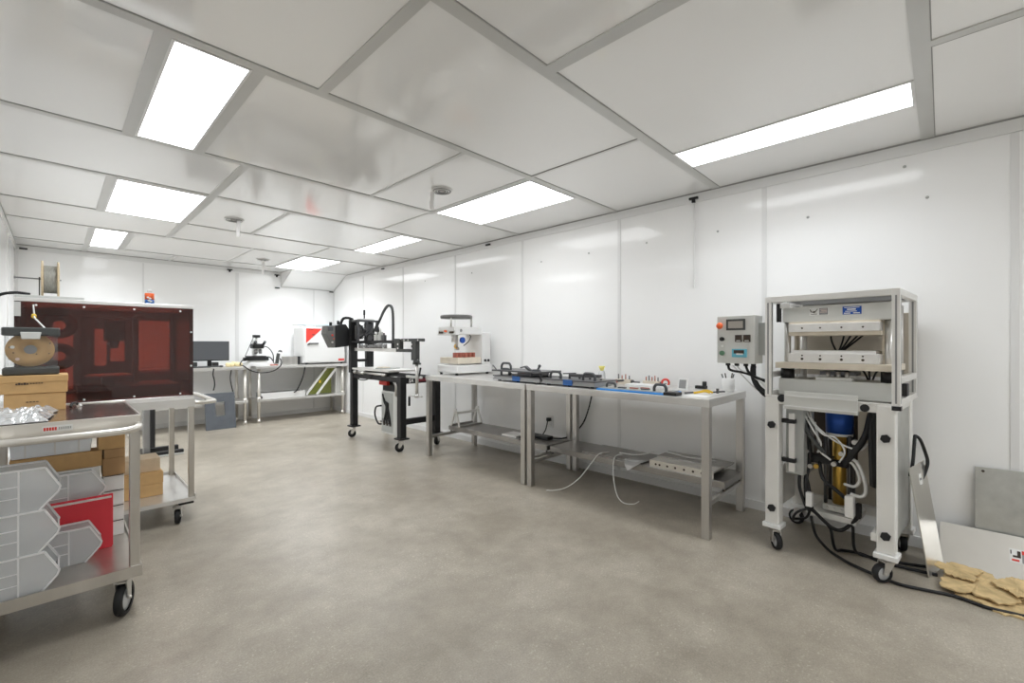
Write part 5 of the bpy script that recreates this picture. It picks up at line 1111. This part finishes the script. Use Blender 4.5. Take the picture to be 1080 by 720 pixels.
# plate, spool and bottle on top of the enclosure
tag(MB().box(-.155, .125, 3.74, 3.98, z1, z1 + .018).build('grey_plate', 'machine_grey', loc=(0, 3.85, z1), bevel=.002), 'flat grey plate lying on top of the enclosure under the wire spool', 'plate')
PT = z1 + .018
t = thing('wire_spool', 'wooden flanged spool of grey wire standing on top of the enclosure', 'spool', (-.015, 3.92, PT))
cz = PT + .113
for a, b in ((-.058, -.048), (.010, .020)): MB().lathe([(.010, a), (.110, a), (.110, b), (.010, b), (.010, a)], (0, 3.92, cz), (1, 0, 0), 36).build('flange', 'wood', t)
m = MB(); m.lathe([(.010, -.048)] + [(.083 + .0015 * (i % 2), -.047 + .057 * i / 22) for i in range(23)] + [(.010, .010)], (0, 3.92, cz), (1, 0, 0), 36); m.build('wire_winding', 'wire', t)
m = MB(); m.cyl((-.165, 3.92, cz), (.028, 3.92, cz), .0045, n=10); m.cyl((-.168, 3.92, cz), (-.160, 3.92, cz), .008, n=10); m.build('axle_rod', 'alu_dark', t)
m = MB(); m.box(-.068, -.062, 3.905, 3.935, PT, cz + .01); m.build('holder_post', 'charcoal', t)
tag(MB().tube([(-.10, 3.80, PT + .008), (-.16, 3.79, PT + .012), (-.22, 3.78, PT - .01), (-.265, 3.76, PT - .08), (-.285, 3.73, PT - .17), (-.29, 3.70, PT - .35), (-.285, 3.675, 1.0), (-.25, 3.675, .95)], .008).build('black_cable', 'cable', loc=(-.1, 3.8, PT)), 'black cable curving off the left end of the enclosure top', 'cable')
t = thing('glue_bottle', 'small white capped bottle with orange and blue label on the enclosure', 'bottle', (.463, 4.0, z1))
MB().lathe([(.001, 0), (.024, 0), (.026, .006), (.026, .080), (.020, .095), (.014, .098)], (.463, 4.0, z1 + .0105 - .0105), (0, 0, 1), 20).build('body', 'paper', t)
MB().lathe([(.0263, .048), (.0265, .048), (.0265, .092), (.0225, .092)], (.463, 4.0, z1), (0, 0, 1), 20).build('orange_label', 'orange', t)
MB().lathe([(.0263, .004), (.0266, .004), (.0266, .048), (.0263, .048)], (.463, 4.0, z1), (0, 0, 1), 20).build('blue_label', 'blue_tape', t)
m = MB()
for k, (an, z) in enumerate(((-2.0, .062), (-1.8, .040), (-1.55, .055), (-1.4, .035))): m.sphere((.463 + .0265 * math.cos(an), 4.0 + .0265 * math.sin(an), z1 + z), .008, (1, .35, .8), 8)
m.build('label_mark', 'paper', t)
MB().lathe([(.001, .118), (.012, .118), (.014, .114), (.014, .097), (.001, .097)], (.463, 4.0, z1), (0, 0, 1), 20).build('cap', 'white', t)

# ------------------------------------------------------------------ camera and world
cam = bpy.data.cameras.new('camera'); co = bpy.data.objects.new('camera', cam); C.objects.link(co)
cam.sensor_width = 36; cam.lens = 468 / 1080 * 36; cam.shift_y = 2.5 / 1080; cam.clip_start = .02
co.location = (0, 0, 1.22); co.rotation_euler = (PI / 2, 0, -math.radians(45.85))
sc_ = bpy.context.scene; sc_.camera = co
w = bpy.data.worlds.new('world'); sc_.world = w; w.use_nodes = True
w.node_tree.nodes['Background'].inputs['Color'].default_value = (.9, .95, 1, 1); w.node_tree.nodes['Background'].inputs['Strength'].default_value = .3
vs = sc_.view_settings; vs.view_transform = 'Standard'; vs.look = 'None'; vs.gamma = 1; vs.use_curve_mapping = False; vs.exposure = .93
cy = sc_.cycles; cy.max_bounces = 14; cy.diffuse_bounces = 8; cy.glossy_bounces = 5; cy.transparent_max_bounces = 24; cy.sample_clamp_indirect = 6
cy.caustics_refractive = False
